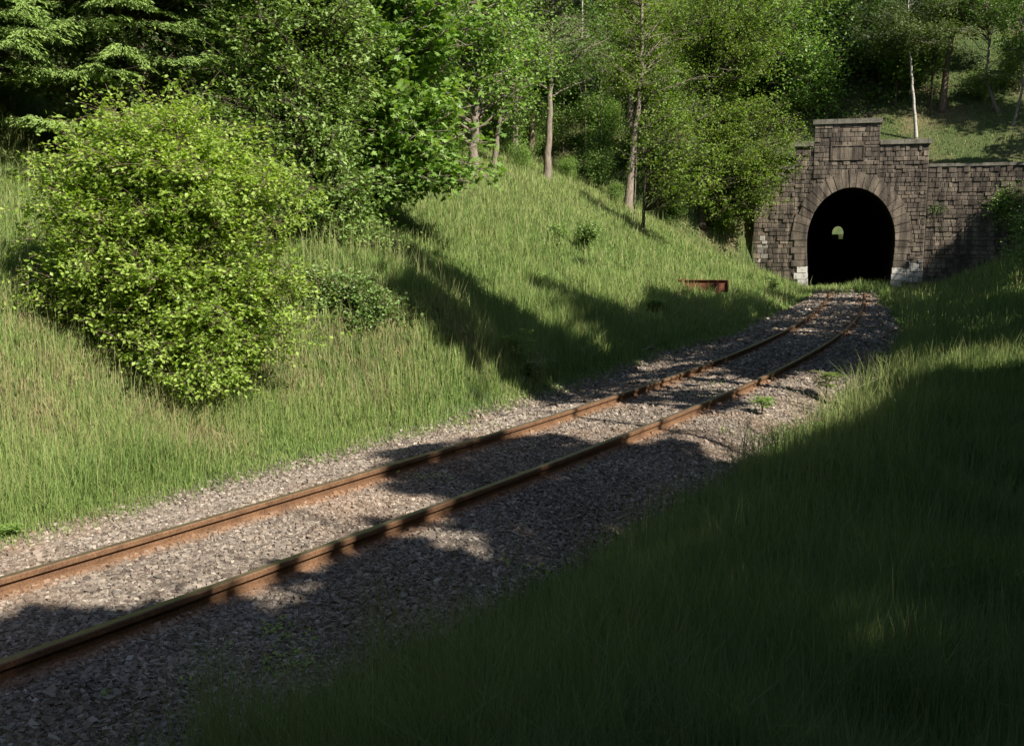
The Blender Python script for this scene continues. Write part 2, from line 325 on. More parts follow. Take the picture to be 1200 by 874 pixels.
# ------------------------------------------------------------------ ballast stones
rng=np.random.RandomState(11)
def polar(nn,r0,r1,amax=36):
    r=np.exp(rng.uniform(math.log(r0),math.log(r1),nn)); a_=np.radians(rng.uniform(-amax,amax,nn)); return r*np.sin(a_),r*np.cos(a_),r
x,y,r=polar(900000,5,60); d=bil(GD,x,y); s=bil(GST,x,y)
dens=1-ss((np.maximum(-d-toe(s),d-2.15+.95*ss((s-70)/18))+.35)/.6); dens=dens*(.75+.35*(fbm(x,y,2.6)>-.2)); dens=dens*(1-.8*ss((s-SP+10)/6)); k=(rng.rand(len(x))<dens)&(s<SP-0.7); x,y,r,d=[q[k][:260000] for q in (x,y,r,d)]
k=np.abs(np.abs(d)-.7535)>.045; x,y,r,d=[q[k] for q in (x,y,r,d)]
N=len(x); sz=np.maximum(0.0125,0.0009*r)*rng.uniform(.6,1.75,N)*np.where(rng.rand(N)<.05,1.5,1)
cube=np.array([[sx,sy,sz_] for sx in(-1,1) for sy in(-1,1) for sz_ in(-1,1)],float)
Vv=cube[None]*rng.uniform(.45,1.1,(N,8,3))*np.array([1.25,.95,.7])
a1,a2=rng.uniform(0,6.28,N),rng.uniform(-.7,.7,N)
c1,s1,c2,s2=np.cos(a1),np.sin(a1),np.cos(a2),np.sin(a2)
X_=Vv[...,0]*c2[:,None]+Vv[...,2]*s2[:,None]; Z_=-Vv[...,0]*s2[:,None]+Vv[...,2]*c2[:,None]; Y_=Vv[...,1]
Vv=np.stack([X_*c1[:,None]-Y_*s1[:,None],X_*s1[:,None]+Y_*c1[:,None],Z_],-1)*sz[:,None,None]
Vv+=np.stack([x,y,bil(GZ,x,y)+sz*rng.uniform(.0,.55,N)],-1)[:,None,:]
fq=np.array([[0,1,3,2],[4,6,7,5],[0,4,5,1],[2,3,7,6],[0,2,6,4],[1,5,7,3]]); Q=(np.arange(N)[:,None,None]*8+fq[None]).reshape(-1,4)
mb=MB(); mb.add(Vv.reshape(-1,3),Q,a=np.repeat(np.clip(rng.beta(2,2.4,N)+.18*fbm(x-50,y,2.4),0,1),8),b=np.repeat(np.clip(rust_at(d,0)*rng.uniform(.6,1.5,N)+.16*rng.rand(N)+.35*np.clip(fbm(x+50,y-20,1.7)+.1,0,1)*rng.uniform(.5,1.2,N),0,1),8))
m,n,b=newmat('ballast_stone',0.85); r_=ramp(n,[(0,(0.06,0.051,0.044)),(0.45,(0.185,0.158,0.134)),(0.8,(0.33,0.288,0.245)),(1,(0.5,0.45,0.39))]); n.links.new(attr(n,'rnd'),r_.inputs[0])
n.links.new(mixc(n,attr(n,'mix'),r_.outputs[0],(0.24,0.135,0.075)),b.inputs['Base Color']); bump(n,b,noise(n,60,3,.6,objco(n)),.4,.01)
tag(mb.build('gravel',m),'grey and rust-brown track ballast around the rails','gravel',kind='stuff')

# ------------------------------------------------------------------ tunnel portal
def fac(px,py):
    """image point to (d, z) on the portal face"""
    D=raydir(px,py); t=(PORT@PD)/(D[:2]@PD); P=D*t; return float((P[:2]-PORT)@PN),float(P[2]+CAMZ)
m,n,b=newmat('old_masonry',0.9); c=objco(n)
r_=ramp(n,[(0,(0.095,0.083,0.073)),(0.4,(0.18,0.156,0.134)),(0.75,(0.28,0.24,0.203)),(1,(0.40,0.345,0.29))]); n.links.new(attr(n,'rnd'),r_.inputs[0])
r2=ramp(n,[(0.35,(0.55,0.53,0.53)),(0.65,(1.2,1.17,1.12))]); n.links.new(noise(n,1.1,6,.65,c),r2.inputs[0])
mp=n.nodes.new('ShaderNodeMapping'); mp.inputs['Scale'].default_value=(3,3,.35); n.links.new(c,mp.inputs[0])
r3=ramp(n,[(0.4,(0.42,0.41,0.41)),(0.6,(1.1,1.07,1.02))]); n.links.new(noise(n,1.2,4,.6,mp.outputs[0]),r3.inputs[0])
cc=mixc(n,1,mixc(n,1,r_.outputs[0],r2.outputs[0],'MULTIPLY'),r3.outputs[0],'MULTIPLY')
lich=ramp(n,[(0.66,(0,0,0)),(0.74,(1,1,1))]); n.links.new(noise(n,2.3,5,.7,c),lich.inputs[0])
n.links.new(mixc(n,attr(n,'mix'),mixc(n,lich.outputs[0],cc,(0.33,0.29,0.25)),(0.62,0.59,0.55)),b.inputs['Base Color']); bump(n,b,noise(n,14,5,.7,c),.7,.03); MSTONE=m
m,n,b=newmat('mortar',0.95); r_=ramp(n,[(0.35,(0.11,0.097,0.086)),(0.65,(0.26,0.226,0.195))]); n.links.new(noise(n,2.2,5,.7,objco(n)),r_.inputs[0]); n.links.new(r_.outputs[0],b.inputs['Base Color']); MMORT=m
m,n,b=newmat('whitewash',0.8); r_=ramp(n,[(0.36,(0.25,0.22,0.2)),(0.5,(0.68,0.65,0.61))]); n.links.new(noise(n,4,5,.7,objco(n)),r_.inputs[0]); n.links.new(r_.outputs[0],b.inputs['Base Color']); bump(n,b,noise(n,14,4,.6,objco(n)),.5,.02); MWHITE=m
m,n,b=newmat('coping_stone',0.9); r_=ramp(n,[(0.35,(0.10,0.095,0.075)),(0.65,(0.25,0.235,0.195))]); n.links.new(noise(n,3,5,.7,objco(n)),r_.inputs[0]); n.links.new(r_.outputs[0],b.inputs['Base Color']); bump(n,b,noise(n,12,4,.6,objco(n)),.5,.02); MCOPE=m
m,n,b=newmat('sooty_lining',0.95); r_=ramp(n,[(0.3,(0.012,0.010,0.009)),(0.7,(0.035,0.028,0.024))]); n.links.new(noise(n,3,4,.6,objco(n)),r_.inputs[0]); n.links.new(r_.outputs[0],b.inputs['Base Color']); MSOOT=m
# arch outline: local x = d, z up
AC=2.35
def arch(R=0.0,nn=40,half=2.25,top=5.13,base=-.45):
    pts=[(-(2.1+R),base)]
    for z in np.linspace(base,AC,8)[1:-1]: pts.append((-(2.1+R+(half-2.1)*ss((z-base)/(AC-base))),z))
    for th in np.linspace(math.pi,0,nn): pts.append(((half+R)*math.cos(th),AC+(top-AC+R)*math.sin(th)))
    for z in np.linspace(base,AC,8)[1:-1][::-1]: pts.append(((2.1+R+(half-2.1)*ss((z-base)/(AC-base))),z))
    pts.append(((2.1+R),base)); return np.array(pts)
portal=empty('tunnel_portal',(PORT[0],PORT[1],0),math.atan2(PN[1],PN[0]))     # local x = along PN, local y = into the hill
tag(portal,'old stone railway tunnel portal with a round black mouth and stepped parapet','tunnel portal')
def inside_arch(x,z,R):
    hw=np.where(z>AC,(2.25+R)*np.sqrt(np.clip(1-((z-AC)/(5.13-AC+R))**2,0,1)),2.12+R); return (np.abs(x)<hw)&(z<5.13+R)
TW=[fac(955,150),fac(1032,150)]; SHR=fac(1089,175)[0]; ZT=8.42; ZS=7.3; SHL=-2.95; LEFT=-5.05; WT=6.12
WHITE=[(2.9,.75,.8,.45,2.4),(fac(893,285)[0],fac(893,285)[1],.25,.35,.9),(fac(892,305)[0],fac(892,305)[1],.22,.45,.7),(4.3,1.0,.8,.3,.5)]
def blocks(mb,x0,x1,z0,z1,y,seed,hole=True,ch=.23,depth=.04,avoid=None):
    rg=np.random.RandomState(seed); z=z0
    while z<z1-.06:
        h=min(ch*rg.uniform(.78,1.25),z1-z); h=h if z1-z-h>.1 else z1-z; x=x0-rg.uniform(0,.3)*0
        while x<x1-.02:
            wd=rg.uniform(.17,.47); wd=wd if x1-x-wd>.14 else x1-x
            cx,cz=x+wd/2,z+h/2
            if hole and inside_arch(np.array([cx-wd*.3 if cx>0 else cx+wd*.3]),np.array([cz-h*.4]),.2)[0]: x+=wd; continue
            if avoid and avoid[0]-.02<cx<avoid[1]+.02 and avoid[2]-.02<cz<avoid[3]+.02: x+=wd; continue
            g=.008; pr=depth*rg.uniform(.3,1.6); e=.018
            v=np.array([[x+g,y,z+g],[x+wd-g,y,z+g],[x+wd-g,y,z+h-g],[x+g,y,z+h-g],
               [x+g+e,y-pr,z+g+e],[x+wd-g-e,y-pr*rg.uniform(.8,1.2),z+g+e],[x+wd-g-e,y-pr*rg.uniform(.8,1.3),z+h-g-e],[x+g+e,y-pr,z+h-g-e]])
            wh=max([0]+[wa*math.exp(-((cx-wx)/sx)**2-((cz-wz)/sz)**2) for wx,wz,sx,sz,wa in WHITE])*rg.uniform(.3,1.2); wh=min(1,wh) if (hole and wh>.22) else 0
            mb.add(v,[[4,5,6,7],[0,1,5,4],[1,2,6,5],[2,3,7,6],[3,0,4,7]],a=.12+.76*rg.beta(2,2.4),b=wh); x+=wd
        z+=h
# backing with the mouth cut out: columns of quads around the arch
def backing(mb,y0,y1):
    A=arch(0.12,60); A=A[(A[:,1]>-.6)]
    def topz(x): return ZT if TW[0][0]<=x<=TW[1][0] else (ZS if SHL<=x<=SHR else WT)
    xs=sorted(set([LEFT,SHL,TW[0][0],TW[1][0],SHR]+[float(t) for t in A[:,0]]))
    xs=[xs[0]]+[b_ for a_,b_ in zip(xs,xs[1:]) if b_-a_>1e-4]
    for a_,b_ in zip(xs,xs[1:]):
        cx=(a_+b_)/2; tz=topz(cx)
        def lowz(x):
            if abs(x)>=2.37: return -1.0
            up=A[A[:,1]>=AC-.01]; up=up[np.argsort(up[:,0])]; return float(np.interp(x,up[:,0],up[:,1]))
        za,zb=(lowz(a_),lowz(b_)) if abs(cx)<2.36 else (-1.,-1.)
        v=[[a_,y0,za],[b_,y0,zb],[b_,y0,tz],[a_,y0,tz],[a_,y1,za],[b_,y1,zb],[b_,y1,tz],[a_,y1,tz]]
        mb.add(v,[[0,1,2,3],[5,4,7,6],[0,4,5,1],[3,2,6,7],[0,3,7,4],[1,5,6,2]],a=.4)
mb=MB(); backing(mb,0,1.0)
mb2=MB(); PL=(fac(973,188)[0],fac(1013,188)[0],fac(993,188)[1],fac(993,170)[1])
blocks(mb2,TW[0][0],TW[1][0],ZS,ZT,-.05,21,depth=.03,avoid=PL); blocks(mb2,TW[0][0],TW[1][0],5.6,ZS,-.05,22,avoid=PL,depth=.03)
blocks(mb2,SHL,TW[0][0],-.5,ZS,-.002,23); blocks(mb2,TW[1][0],SHR,-.5,ZS,-.002,24); blocks(mb2,TW[0][0],TW[1][0],-.5,5.6,-.002,25)
blocks(mb2,LEFT,SHL,-.5,WT,-.002,26)
mb.box((TW[0][0]+.01,-.045,5.6),(TW[1][0]-.01,-.003,ZT),a=.3)
wallo=mb2.build('wall',MSTONE,portal); mb.build('mortar_core',MMORT,wallo)
# voussoirs
mb=MB(); A=arch(0,33); A=A[A[:,1]>=AC-.05]; A2=arch(.82,33); A2=A2[A2[:,1]>=AC-.05]; rg=np.random.RandomState(4)
na=len(A)
nv=23; ia=np.linspace(0,na-1,nv+1)
def ip(Z_,t): i=int(min(math.floor(t),len(Z_)-2)); f=t-i; return Z_[i]*(1-f)+Z_[i+1]*f
for i in range(nv):
    t0,t1=ia[i]+.05,ia[i+1]-.05; L_=1.0 if i%2==0 else rg.uniform(.86,.97)
    p=[ip(A,t0),ip(A,t1),ip(A,t0)+(ip(A2,t0)-ip(A,t0))*L_,ip(A,t1)+(ip(A2,t1)-ip(A,t1))*L_]; pr=-.07-rg.uniform(0,.035)
    v=[[p[0][0],pr,p[0][1]],[p[1][0],pr,p[1][1]],[p[3][0],pr,p[3][1]],[p[2][0],pr,p[2][1]],[p[0][0],.55,p[0][1]],[p[1][0],.55,p[1][1]],[p[3][0],.05,p[3][1]],[p[2][0],.05,p[2][1]]]
    mb.add(v,[[0,1,2,3],[0,4,5,1],[1,5,6,2],[2,6,7,3],[3,7,4,0]],a=rg.uniform(.3,.75))
def jamb(mb,z0,z1,sgn,out,a):
    half=2.1+(2.25-2.1)*ss((np.array([(z0+z1)/2])+.45)/(AC+.45))[0]; x=sorted([sgn*half,sgn*(half+out)]); mb.box((x[0],-.085-rg.uniform(0,.02),z0+.014),(x[1],.55,z1-.014),a=a)
mb.build('arch_ring',MSTONE,portal)
zs=list(np.linspace(-.45,AC-.02,9))
for sg in (-1,1):
    mb=MB(); mw=MB()
    for i in range(8):
        o_=.62 if i%2 else .8
        if zs[i]>.7 or zs[i+1]<.1: jamb(mb,zs[i],zs[i+1],sg,o_,rg.uniform(.3,.7))
        else: jamb(mw,zs[i],zs[i+1],sg,o_-.1,.5)
    mb.box(*( ((2.24,.0,-.45),(2.7,.4,AC-.02)) if sg>0 else ((-2.7,.0,-.45),(-2.24,.4,AC-.02)) ),a=.3)
    mb.build('jamb',MSTONE,portal); mw.build('painted_block',MWHITE,portal)['label']='whitewashed stones '+('left' if sg<0 else 'right')+' of the tunnel mouth'
def coping(x0,x1,z,yy=-.05,h=.25,ov=.1,parent=portal,y1=1.06):
    mb=MB(); x=x0-ov; rg=np.random.RandomState(int(abs(x0*100)))
    while x<x1+ov-.05:
        L_=min(rg.uniform(.8,1.3),x1+ov-x); mb.box((x+.006,yy-ov,z),(x+L_-.006,y1,z+h*.78),a=.5); mb.box((x+.03,yy-ov+.05,z+h*.78),(x+L_-.03,y1-.05,z+h),a=.5); x+=L_
    return mb.build('coping',MCOPE,parent)
coping(TW[0][0],TW[1][0],ZT); coping(TW[1][0]+.12,SHR,ZS,-.02); coping(SHL,TW[0][0]-.12,ZS,-.02); coping(LEFT,SHL-.11,WT,-.02,.2)
# carved panel: a framed slab with weathered uprights
mb=MB(); fr=.07
mb.box((PL[0],-.12,PL[2]),(PL[1],-.046,PL[2]+fr),a=.5); mb.box((PL[0],-.12,PL[3]-fr),(PL[1],-.046,PL[3]),a=.5)
mb.box((PL[0],-.117,PL[2]+fr),(PL[0]+fr,-.046,PL[3]-fr),a=.5); mb.box((PL[1]-fr,-.117,PL[2]+fr),(PL[1],-.046,PL[3]-fr),a=.5)
x=PL[0]+fr+.01; rg=np.random.RandomState(2)
while x<PL[1]-fr-.03:
    w_=min(rg.uniform(.1,.2),PL[1]-fr-.01-x); mb.box((x,-.085-rg.uniform(0,.015),PL[2]+fr+.01),(x+w_-.01,-.046,PL[3]-fr-.01),a=rg.uniform(.1,.9)); x+=w_
pn=mb.build('plaque',MSTONE,portal); pn['label']='recessed weathered stone panel above the arch'
# tunnel bore, 403 m long, slightly rising
mb=MB(); A=arch(.0,24); ns=40; ys_=np.r_[0.5,np.linspace(2,403,ns)]; k=len(A)
Vt=np.concatenate([np.c_[A[:,0],np.full(k,y_),A[:,1]+(y_)*0.0032] for y_ in ys_]); i=np.arange(len(ys_)-1)[:,None]*k; j=np.arange(k-1)[None,:]
Q=np.stack([i+j,i+j+1,i+k+j+1,i+k+j],-1).reshape(-1,4); mb.add(Vt,Q,a=.5)
A3=A*1.0; A3=arch(.4,24); Vt2=np.concatenate([np.c_[A3[:,0],np.full(k,y_),A3[:,1]+(y_)*0.0032] for y_ in ys_]); mb.add(Vt2,Q,a=.5)
mb.build('tunnel_lining',MSOOT,portal)
mb=MB(); mb.add([[-2.4,.3,-.2],[2.4,.3,-.2],[2.4,403,-.2+1.29],[-2.4,403,-.2+1.29],[-2.4,.3,-.6],[2.4,.3,-.6],[2.4,403,.7],[-2.4,403,.7]],[[0,1,2,3],[4,7,6,5],[0,4,5,1],[1,5,6,2],[2,6,7,3],[3,7,4,0]]); mb.build('tunnel_floor',MSOOT,portal)
# right retaining wall, a thing of its own
M4=np.array([[*PN,0],[*PD,0],[0,0,1]])
rw=empty('retaining_wall',(PORT[0]+PN[0]*SHR,PORT[1]+PN[1]*SHR,0),math.atan2(PN[1],PN[0])-R_(2)); tag(rw,'long low stone retaining wall running right from the tunnel portal','wall')
mb=MB(); LW=9.6; blocks(mb,.01,LW,-.3,WT,.12,41,hole=False); wl=mb.build('masonry',MSTONE,rw); mb=MB(); mb.box((-.02,.123,-1),(LW,1.1,WT-.004),a=.4); mb.build('mortar_core',MMORT,wl)
coping(.08,LW,WT,.10,.16,.06,rw,1.14)

# ------------------------------------------------------------------ rusty steel board on posts in the meadow
bb=at(824,352); d2=math.hypot(bb[0],bb[1]); sc_=FPX/(bb[1]*math.cos(PITCH)+.3)
brd=empty('steel_board',bb,-math.atan2(bb[0],bb[1])+.05); tag(brd,'rusty steel channel board on two short posts in the meadow grass','board')
Wd=62/sc_; Hd=13.2/sc_; zc=CAMZ-(334.5-276)/sc_-bb[2]; 
m,n,b=newmat('rusty_steel',.75); r_=ramp(n,[(0.3,(0.10,0.036,0.022)),(0.6,(0.19,0.066,0.038)),(0.8,(0.28,0.13,0.08))]); n.links.new(noise(n,6,6,.7,objco(n)),r_.inputs[0]); n.links.new(r_.outputs[0],b.inputs['Base Color']); bump(n,b,noise(n,30,4,.6,objco(n)),.4,.01); MST=m
x0,x1=-Wd/2-.1,Wd/2-.1; h2=Hd/2
mb=MB(); mb.box((x0,0,zc-h2),(x1,.012,zc+h2)); mb.build('web_plate',MST,brd)
mb=MB(); mb.box((x0,-.055,zc+h2),(x1,.015,zc+h2+.018)); mb.build('flange',MST,brd); mb=MB(); mb.box((x0,-.055,zc-h2-.018),(x1,.015,zc-h2)); mb.build('flange',MST,brd)
mb=MB(); mb.box((x1+.002,-.075,zc-h2),(x1+.02,.014,zc+h2)); mb.build('end_plate',MST,brd)
for fx_,tp in (((802-791)/62.,.07),((841.5-791)/62.,.0)):
    mb=MB(); xp=x0+Wd*fx_; mb.box((xp-.04,-.13,-.6),(xp+.04,-.06,zc+h2+tp)); mb.box((xp-.03,-.059,zc-.1),(xp+.03,-.001,zc+.1)); mb.build('post',MST,brd)

# ------------------------------------------------------------------ vegetation generators
def leaves(mb,P,rg,L,W,a,up=.5,dr=None,shape=0,m=0):
    """one folded leaf per point of P"""
    n_=len(P); L=np.broadcast_to(L,(n_,))*rg.uniform(.65,1.25,n_); W=np.broadcast_to(W,(n_,))*rg.uniform(.7,1.2,n_)
    D=rg.normal(size=(n_,3)); D[:,2]=D[:,2]*.55-.25
    if dr is not None: D=D*.7+dr
    D/=np.linalg.norm(D,axis=1)[:,None]+1e-9
    Nn=rg.normal(size=(n_,3)); Nn[:,2]=np.abs(Nn[:,2])+up; S=np.cross(D,Nn); S/=np.linalg.norm(S,axis=1)[:,None]+1e-9; F=np.cross(S,D)
    L=L[:,None]; W=W[:,None]
    if shape==0:      # pointed oval folded along its rib: two quads
        v=np.stack([P,P+D*L*.5+S*W*.5+F*W*.13,P+D*L,P+D*L*.5-S*W*.5+F*W*.13],1).reshape(-1,3)
        q=(np.arange(n_)[:,None]*4+np.array([0,1,2,3])).reshape(-1,4); mb.add(v,q,a=np.repeat(a,4),m=m)
    else:             # five-lobed leaf
        pts=[P,P+D*L*.28+S*W*.62,P+D*L*.45+S*W*.22,P+D*L*.82+S*W*.42-F*W*.05,P+D*L*.75+S*W*.12,P+D*L*1.05-F*W*.1,P+D*L*.75-S*W*.12,P+D*L*.82-S*W*.42-F*W*.05,P+D*L*.45-S*W*.22,P+D*L*.28-S*W*.62]
        v=np.stack(pts,1).reshape(-1,3); f=np.array([[0,1,2,8],[8,2,4,6],[0,8,9,9]])
        bq=np.arange(n_)[:,None,None]*10
        mb.add(v,(bq+np.array([[0,1,2,8],[2,3,4,6],[2,4,6,8]])[None]).reshape(-1,4),(bq+np.array([[0,8,9],[4,5,6],[6,7,8]])[None]).reshape(-1,3),a=np.repeat(a,10),m=m)
def bez(a,b,c,n): t=np.linspace(0,1,n)[:,None]; return a*(1-t)**2+2*b*t*(1-t)+c*t*t
def grow(seed,trunk,r0,blobs,n_br,n_tw,lpt,L,W,tw=.45,sg=.10,up=.5,shape=0,start=.25,keep=None,origin=None,rt=.25,rbr=None,shell=.5,dropout=0,trunk_n=8,bare=0,tok=None):
    """trunk polyline (local), ellipsoid blobs [(cx,cy,cz,rx,ry,rz)] that the crown fills; returns (wood MB, crown MB)"""
    rg=np.random.RandomState(seed); wood=MB(); crown=MB(); T=np.asarray(trunk,float)
    tt_=np.linspace(0,1,len(T)*5); ts=np.linspace(0,1,len(T)); TT=np.stack([np.interp(tt_,ts,T[:,i]) for i in range(3)],1)
    for _ in range(3): TT[1:-1]=(TT[:-2]+TT[1:-1]*2+TT[2:])/4
    TT[1:-1]+=rg.normal(0,r0*.12,(len(TT)-2,3))
    rad=r0*(1-(1-rt)*tt_**.9)*(1+.35*np.exp(-tt_*16)); wood.tube(TT,rad,trunk_n,a=.5)
    vol=np.array([b_[3]*b_[4]*b_[5] for b_ in blobs])**.75; vol/=vol.sum()
    for i in range(n_br):
        B=blobs[rg.choice(len(blobs),p=vol)]; u=rg.normal(size=3); u/=np.linalg.norm(u); rr_=shell+(1-shell)*rg.rand()**.6
        tgt=np.array(B[:3])+u*rr_*np.array(B[3:]); 
        if tok is not None and not tok(tgt[None]+origin)[0]: continue
        hd=np.hypot(*(TT[:,:2]-tgt[:2]).T); zs_=tgt[2]-np.minimum(hd,3)*rg.uniform(.35,.8); k=np.argmin(np.abs(TT[:,2]-zs_)+0.3*hd); k=int(np.clip(k,int(start*len(TT)),len(TT)-2)); s0=TT[k]
        ln=np.linalg.norm(tgt-s0); mid=(s0+tgt)/2+np.array([0,0,ln*rg.uniform(.02,.18)])+rg.normal(0,.05*ln,3)
        n_p=7; pth=bez(s0,mid,tgt,n_p); pth[1:-1]+=rg.normal(0,.018*ln,(n_p-2,3)); rb=(rbr or r0*.32)*rg.uniform(.6,1.1); rb=min(rb,rad[k]*.75)
        wood.tube(pth,np.linspace(rb,max(.003,rb*.15),n_p),4,a=.5)
        ca=rg.uniform(-.24,.24)
        if rg.rand()<dropout: continue
        for j in range(n_tw):
            t=rg.uniform(.35,1.0)**.7; kf=t*(n_p-1); k0=int(min(kf,n_p-2)); p0=pth[k0]*(1-kf+k0)+pth[k0+1]*(kf-k0)
            dv=rg.normal(size=3); dv[2]=dv[2]*.6+.12; dv/=np.linalg.norm(dv); le=tw*rg.uniform(.5,1.3); p1=p0+dv*le; pm=(p0+p1)/2+np.array([0,0,.12*le])
            twp=bez(p0,pm,p1,4); wood.tube(twp,np.linspace(max(.004,rb*.25),.0025,4),3,a=.5)
            if rg.rand()<bare: continue
            nl=max(2,int(lpt*rg.uniform(.6,1.4))); tl=rg.uniform(.25,1.05,nl)[:,None]; pp=p0*(1-tl)+p1*tl+rg.normal(0,sg,(nl,3))
            if keep is not None:
                kk=keep(pp+origin); pp=pp[kk]
                if not len(pp): continue
            a_=np.clip(.5+ca+rg.normal(0,.17,len(pp)),0,1); leaves(crown,pp,rg,L,W,a_,up=up,dr=dv*.5,shape=shape)
    return wood,crown
def plant(name,label,cat,base,seed,trunk,r0,blobs,leaf,bark,group=None,parts=('trunk','crown'),**kw):
    o=empty(name,base); tag(o,label,cat,group)
    if kw.get('keep') is not None: kw['origin']=np.asarray(base)
    wd,cr=grow(seed,trunk,r0,blobs,**kw)
    wd.build(parts[0],BARK[bark],o,smooth=True)
    if cr.n: cr.build(parts[1],LEAF[leaf],o)
    return o
def scale_at(p): return FPX/(p[1]*math.cos(PITCH)+(CAMZ-p[2])*math.sin(PITCH))
def loc_at(base,px,py,dy=0.0):
    """local offset of the point seen at (px,py) at the depth of base (+dy)"""
    D=raydir(px,py); t=(base[1]+dy)/D[1]; return np.array([0,0,CAMZ])+D*t-np.asarray(base)
def blob(base,px,py,rx,rz,dy=0,ry=None):
    c_=loc_at(base,px,py,dy); s_=scale_at(base); return (*c_,rx/s_,(ry or rx)/s_,rz/s_)

# big pale green hazel-like bush in front
b0=at(215,455)
plant('hazel_bush','big bright yellow-green leafy bush on the near sunny bank','bush',b0,101,[(0,0,-.2),(-.1,.05,.7),(-.05,.2,1.6),(.1,.3,2.6)],.05,
  [blob(b0,190,300,120,95,.3,100),blob(b0,105,285,80,70,.5,80),blob(b0,45,260,35,40,.5,40),blob(b0,125,190,75,50,.7),blob(b0,140,150,40,25,.7),blob(b0,255,240,90,70,.4),blob(b0,230,180,50,40,.5),blob(b0,300,205,45,35,.4),blob(b0,280,350,80,75,-.2,70),blob(b0,330,300,45,50,0),blob(b0,350,250,35,28,.1),blob(b0,345,350,30,35,0),blob(b0,340,405,30,35,0),
   blob(b0,235,415,75,45,-.2),blob(b0,250,460,50,20,-.2),blob(b0,75,330,50,30,.2,40),blob(b0,20,300,20,20,.4),blob(b0,150,385,50,35,0),blob(b0,368,240,32,24,0),blob(b0,345,215,30,22,.2),blob(b0,22,235,25,30,.5),blob(b0,215,135,25,18,.6),blob(b0,70,200,40,35,.5),blob(b0,180,200,130,90,.5,100)],'hazel','brown',
  n_br=430,n_tw=14,lpt=14,L=.068,W=.052,tw=.52,sg=.034,up=1.3,start=.02,parts=('stems','foliage'),shell=.3,rbr=.013)
# dark small-leaved tree between the bush and the maple
b0=at(392,320); b0[:2]+=np.array([-.3,2.0]); b0[2]=zg(b0[0],b0[1])
plant('hawthorn_tree','dark dense small-leaved tree growing down to the ground behind the yellow-green bush','tree',b0,102,[(0,0,-.3),(-.2,0,1.5),(-.5,.2,3.5),(-.4,.2,6.5)],.14,
  [blob(b0,365,225,80,70,-.6),blob(b0,320,130,90,80,-.2),blob(b0,375,150,60,60,0),blob(b0,330,30,100,80,.2),blob(b0,300,-90,120,80,.3),blob(b0,405,285,42,45,-.7),blob(b0,395,50,60,80,.3),blob(b0,290,220,50,60,0),blob(b0,365,300,45,40,-.7)],'dark','dark',
  n_br=360,n_tw=12,lpt=16,L=.088,W=.056,tw=.62,sg=.07,start=.1,shell=.45,up=1.0)
# maple
b0=at(455,262); b0[:2]+=np.array([-.9,.6]); b0[2]=zg(b0[0],b0[1])
plant('maple_tree','bright green maple with large lobed leaves overhanging the sunny meadow','tree',b0,103,[(0,0,-.3),(.1,0,2),(.3,.2,4.5),(.3,.2,9)],.17,
  [blob(b0,470,85,90,80,-1.2),blob(b0,520,150,66,42,-1.6),blob(b0,430,165,55,50,-1.3),blob(b0,450,225,42,24,-1.6),blob(b0,480,195,50,22,-1.6),blob(b0,540,203,38,15,-1.7),blob(b0,505,205,48,24,-1.7),blob(b0,560,205,24,14,-1.7),blob(b0,558,204,20,12,-1.7),blob(b0,515,20,75,60,-.6),blob(b0,450,-70,130,80,-.3),blob(b0,420,255,28,45,-1.2),blob(b0,400,20,60,60,-.8)],'maple','grey',
  n_br=390,n_tw=9,lpt=8,L=.16,W=.16,tw=.5,sg=.11,shape=1,start=.12,shell=.35,up=1.2)
# grey-green pear-like tree
b0=at(60,215); b0[:2]+=np.array([1.0,.8]); b0[2]=zg(b0[0],b0[1])
plant('pear_tree','grey-green glossy leaved tree between the two spruces behind the bush','tree',b0,104,[(0,0,-.3),(.1,0,2),(.3,.2,4.5),(.3,.2,8)],.13,
  [blob(b0,120,60,50,60,-.3),blob(b0,110,110,45,35,-.3),blob(b0,255,90,50,55,.2),blob(b0,150,-40,90,50,.5),blob(b0,200,-10,60,30,.5)],'grey','brown',
  n_br=170,n_tw=10,lpt=12,L=.085,W=.055,tw=.5,sg=.07,start=.1,shell=.3)

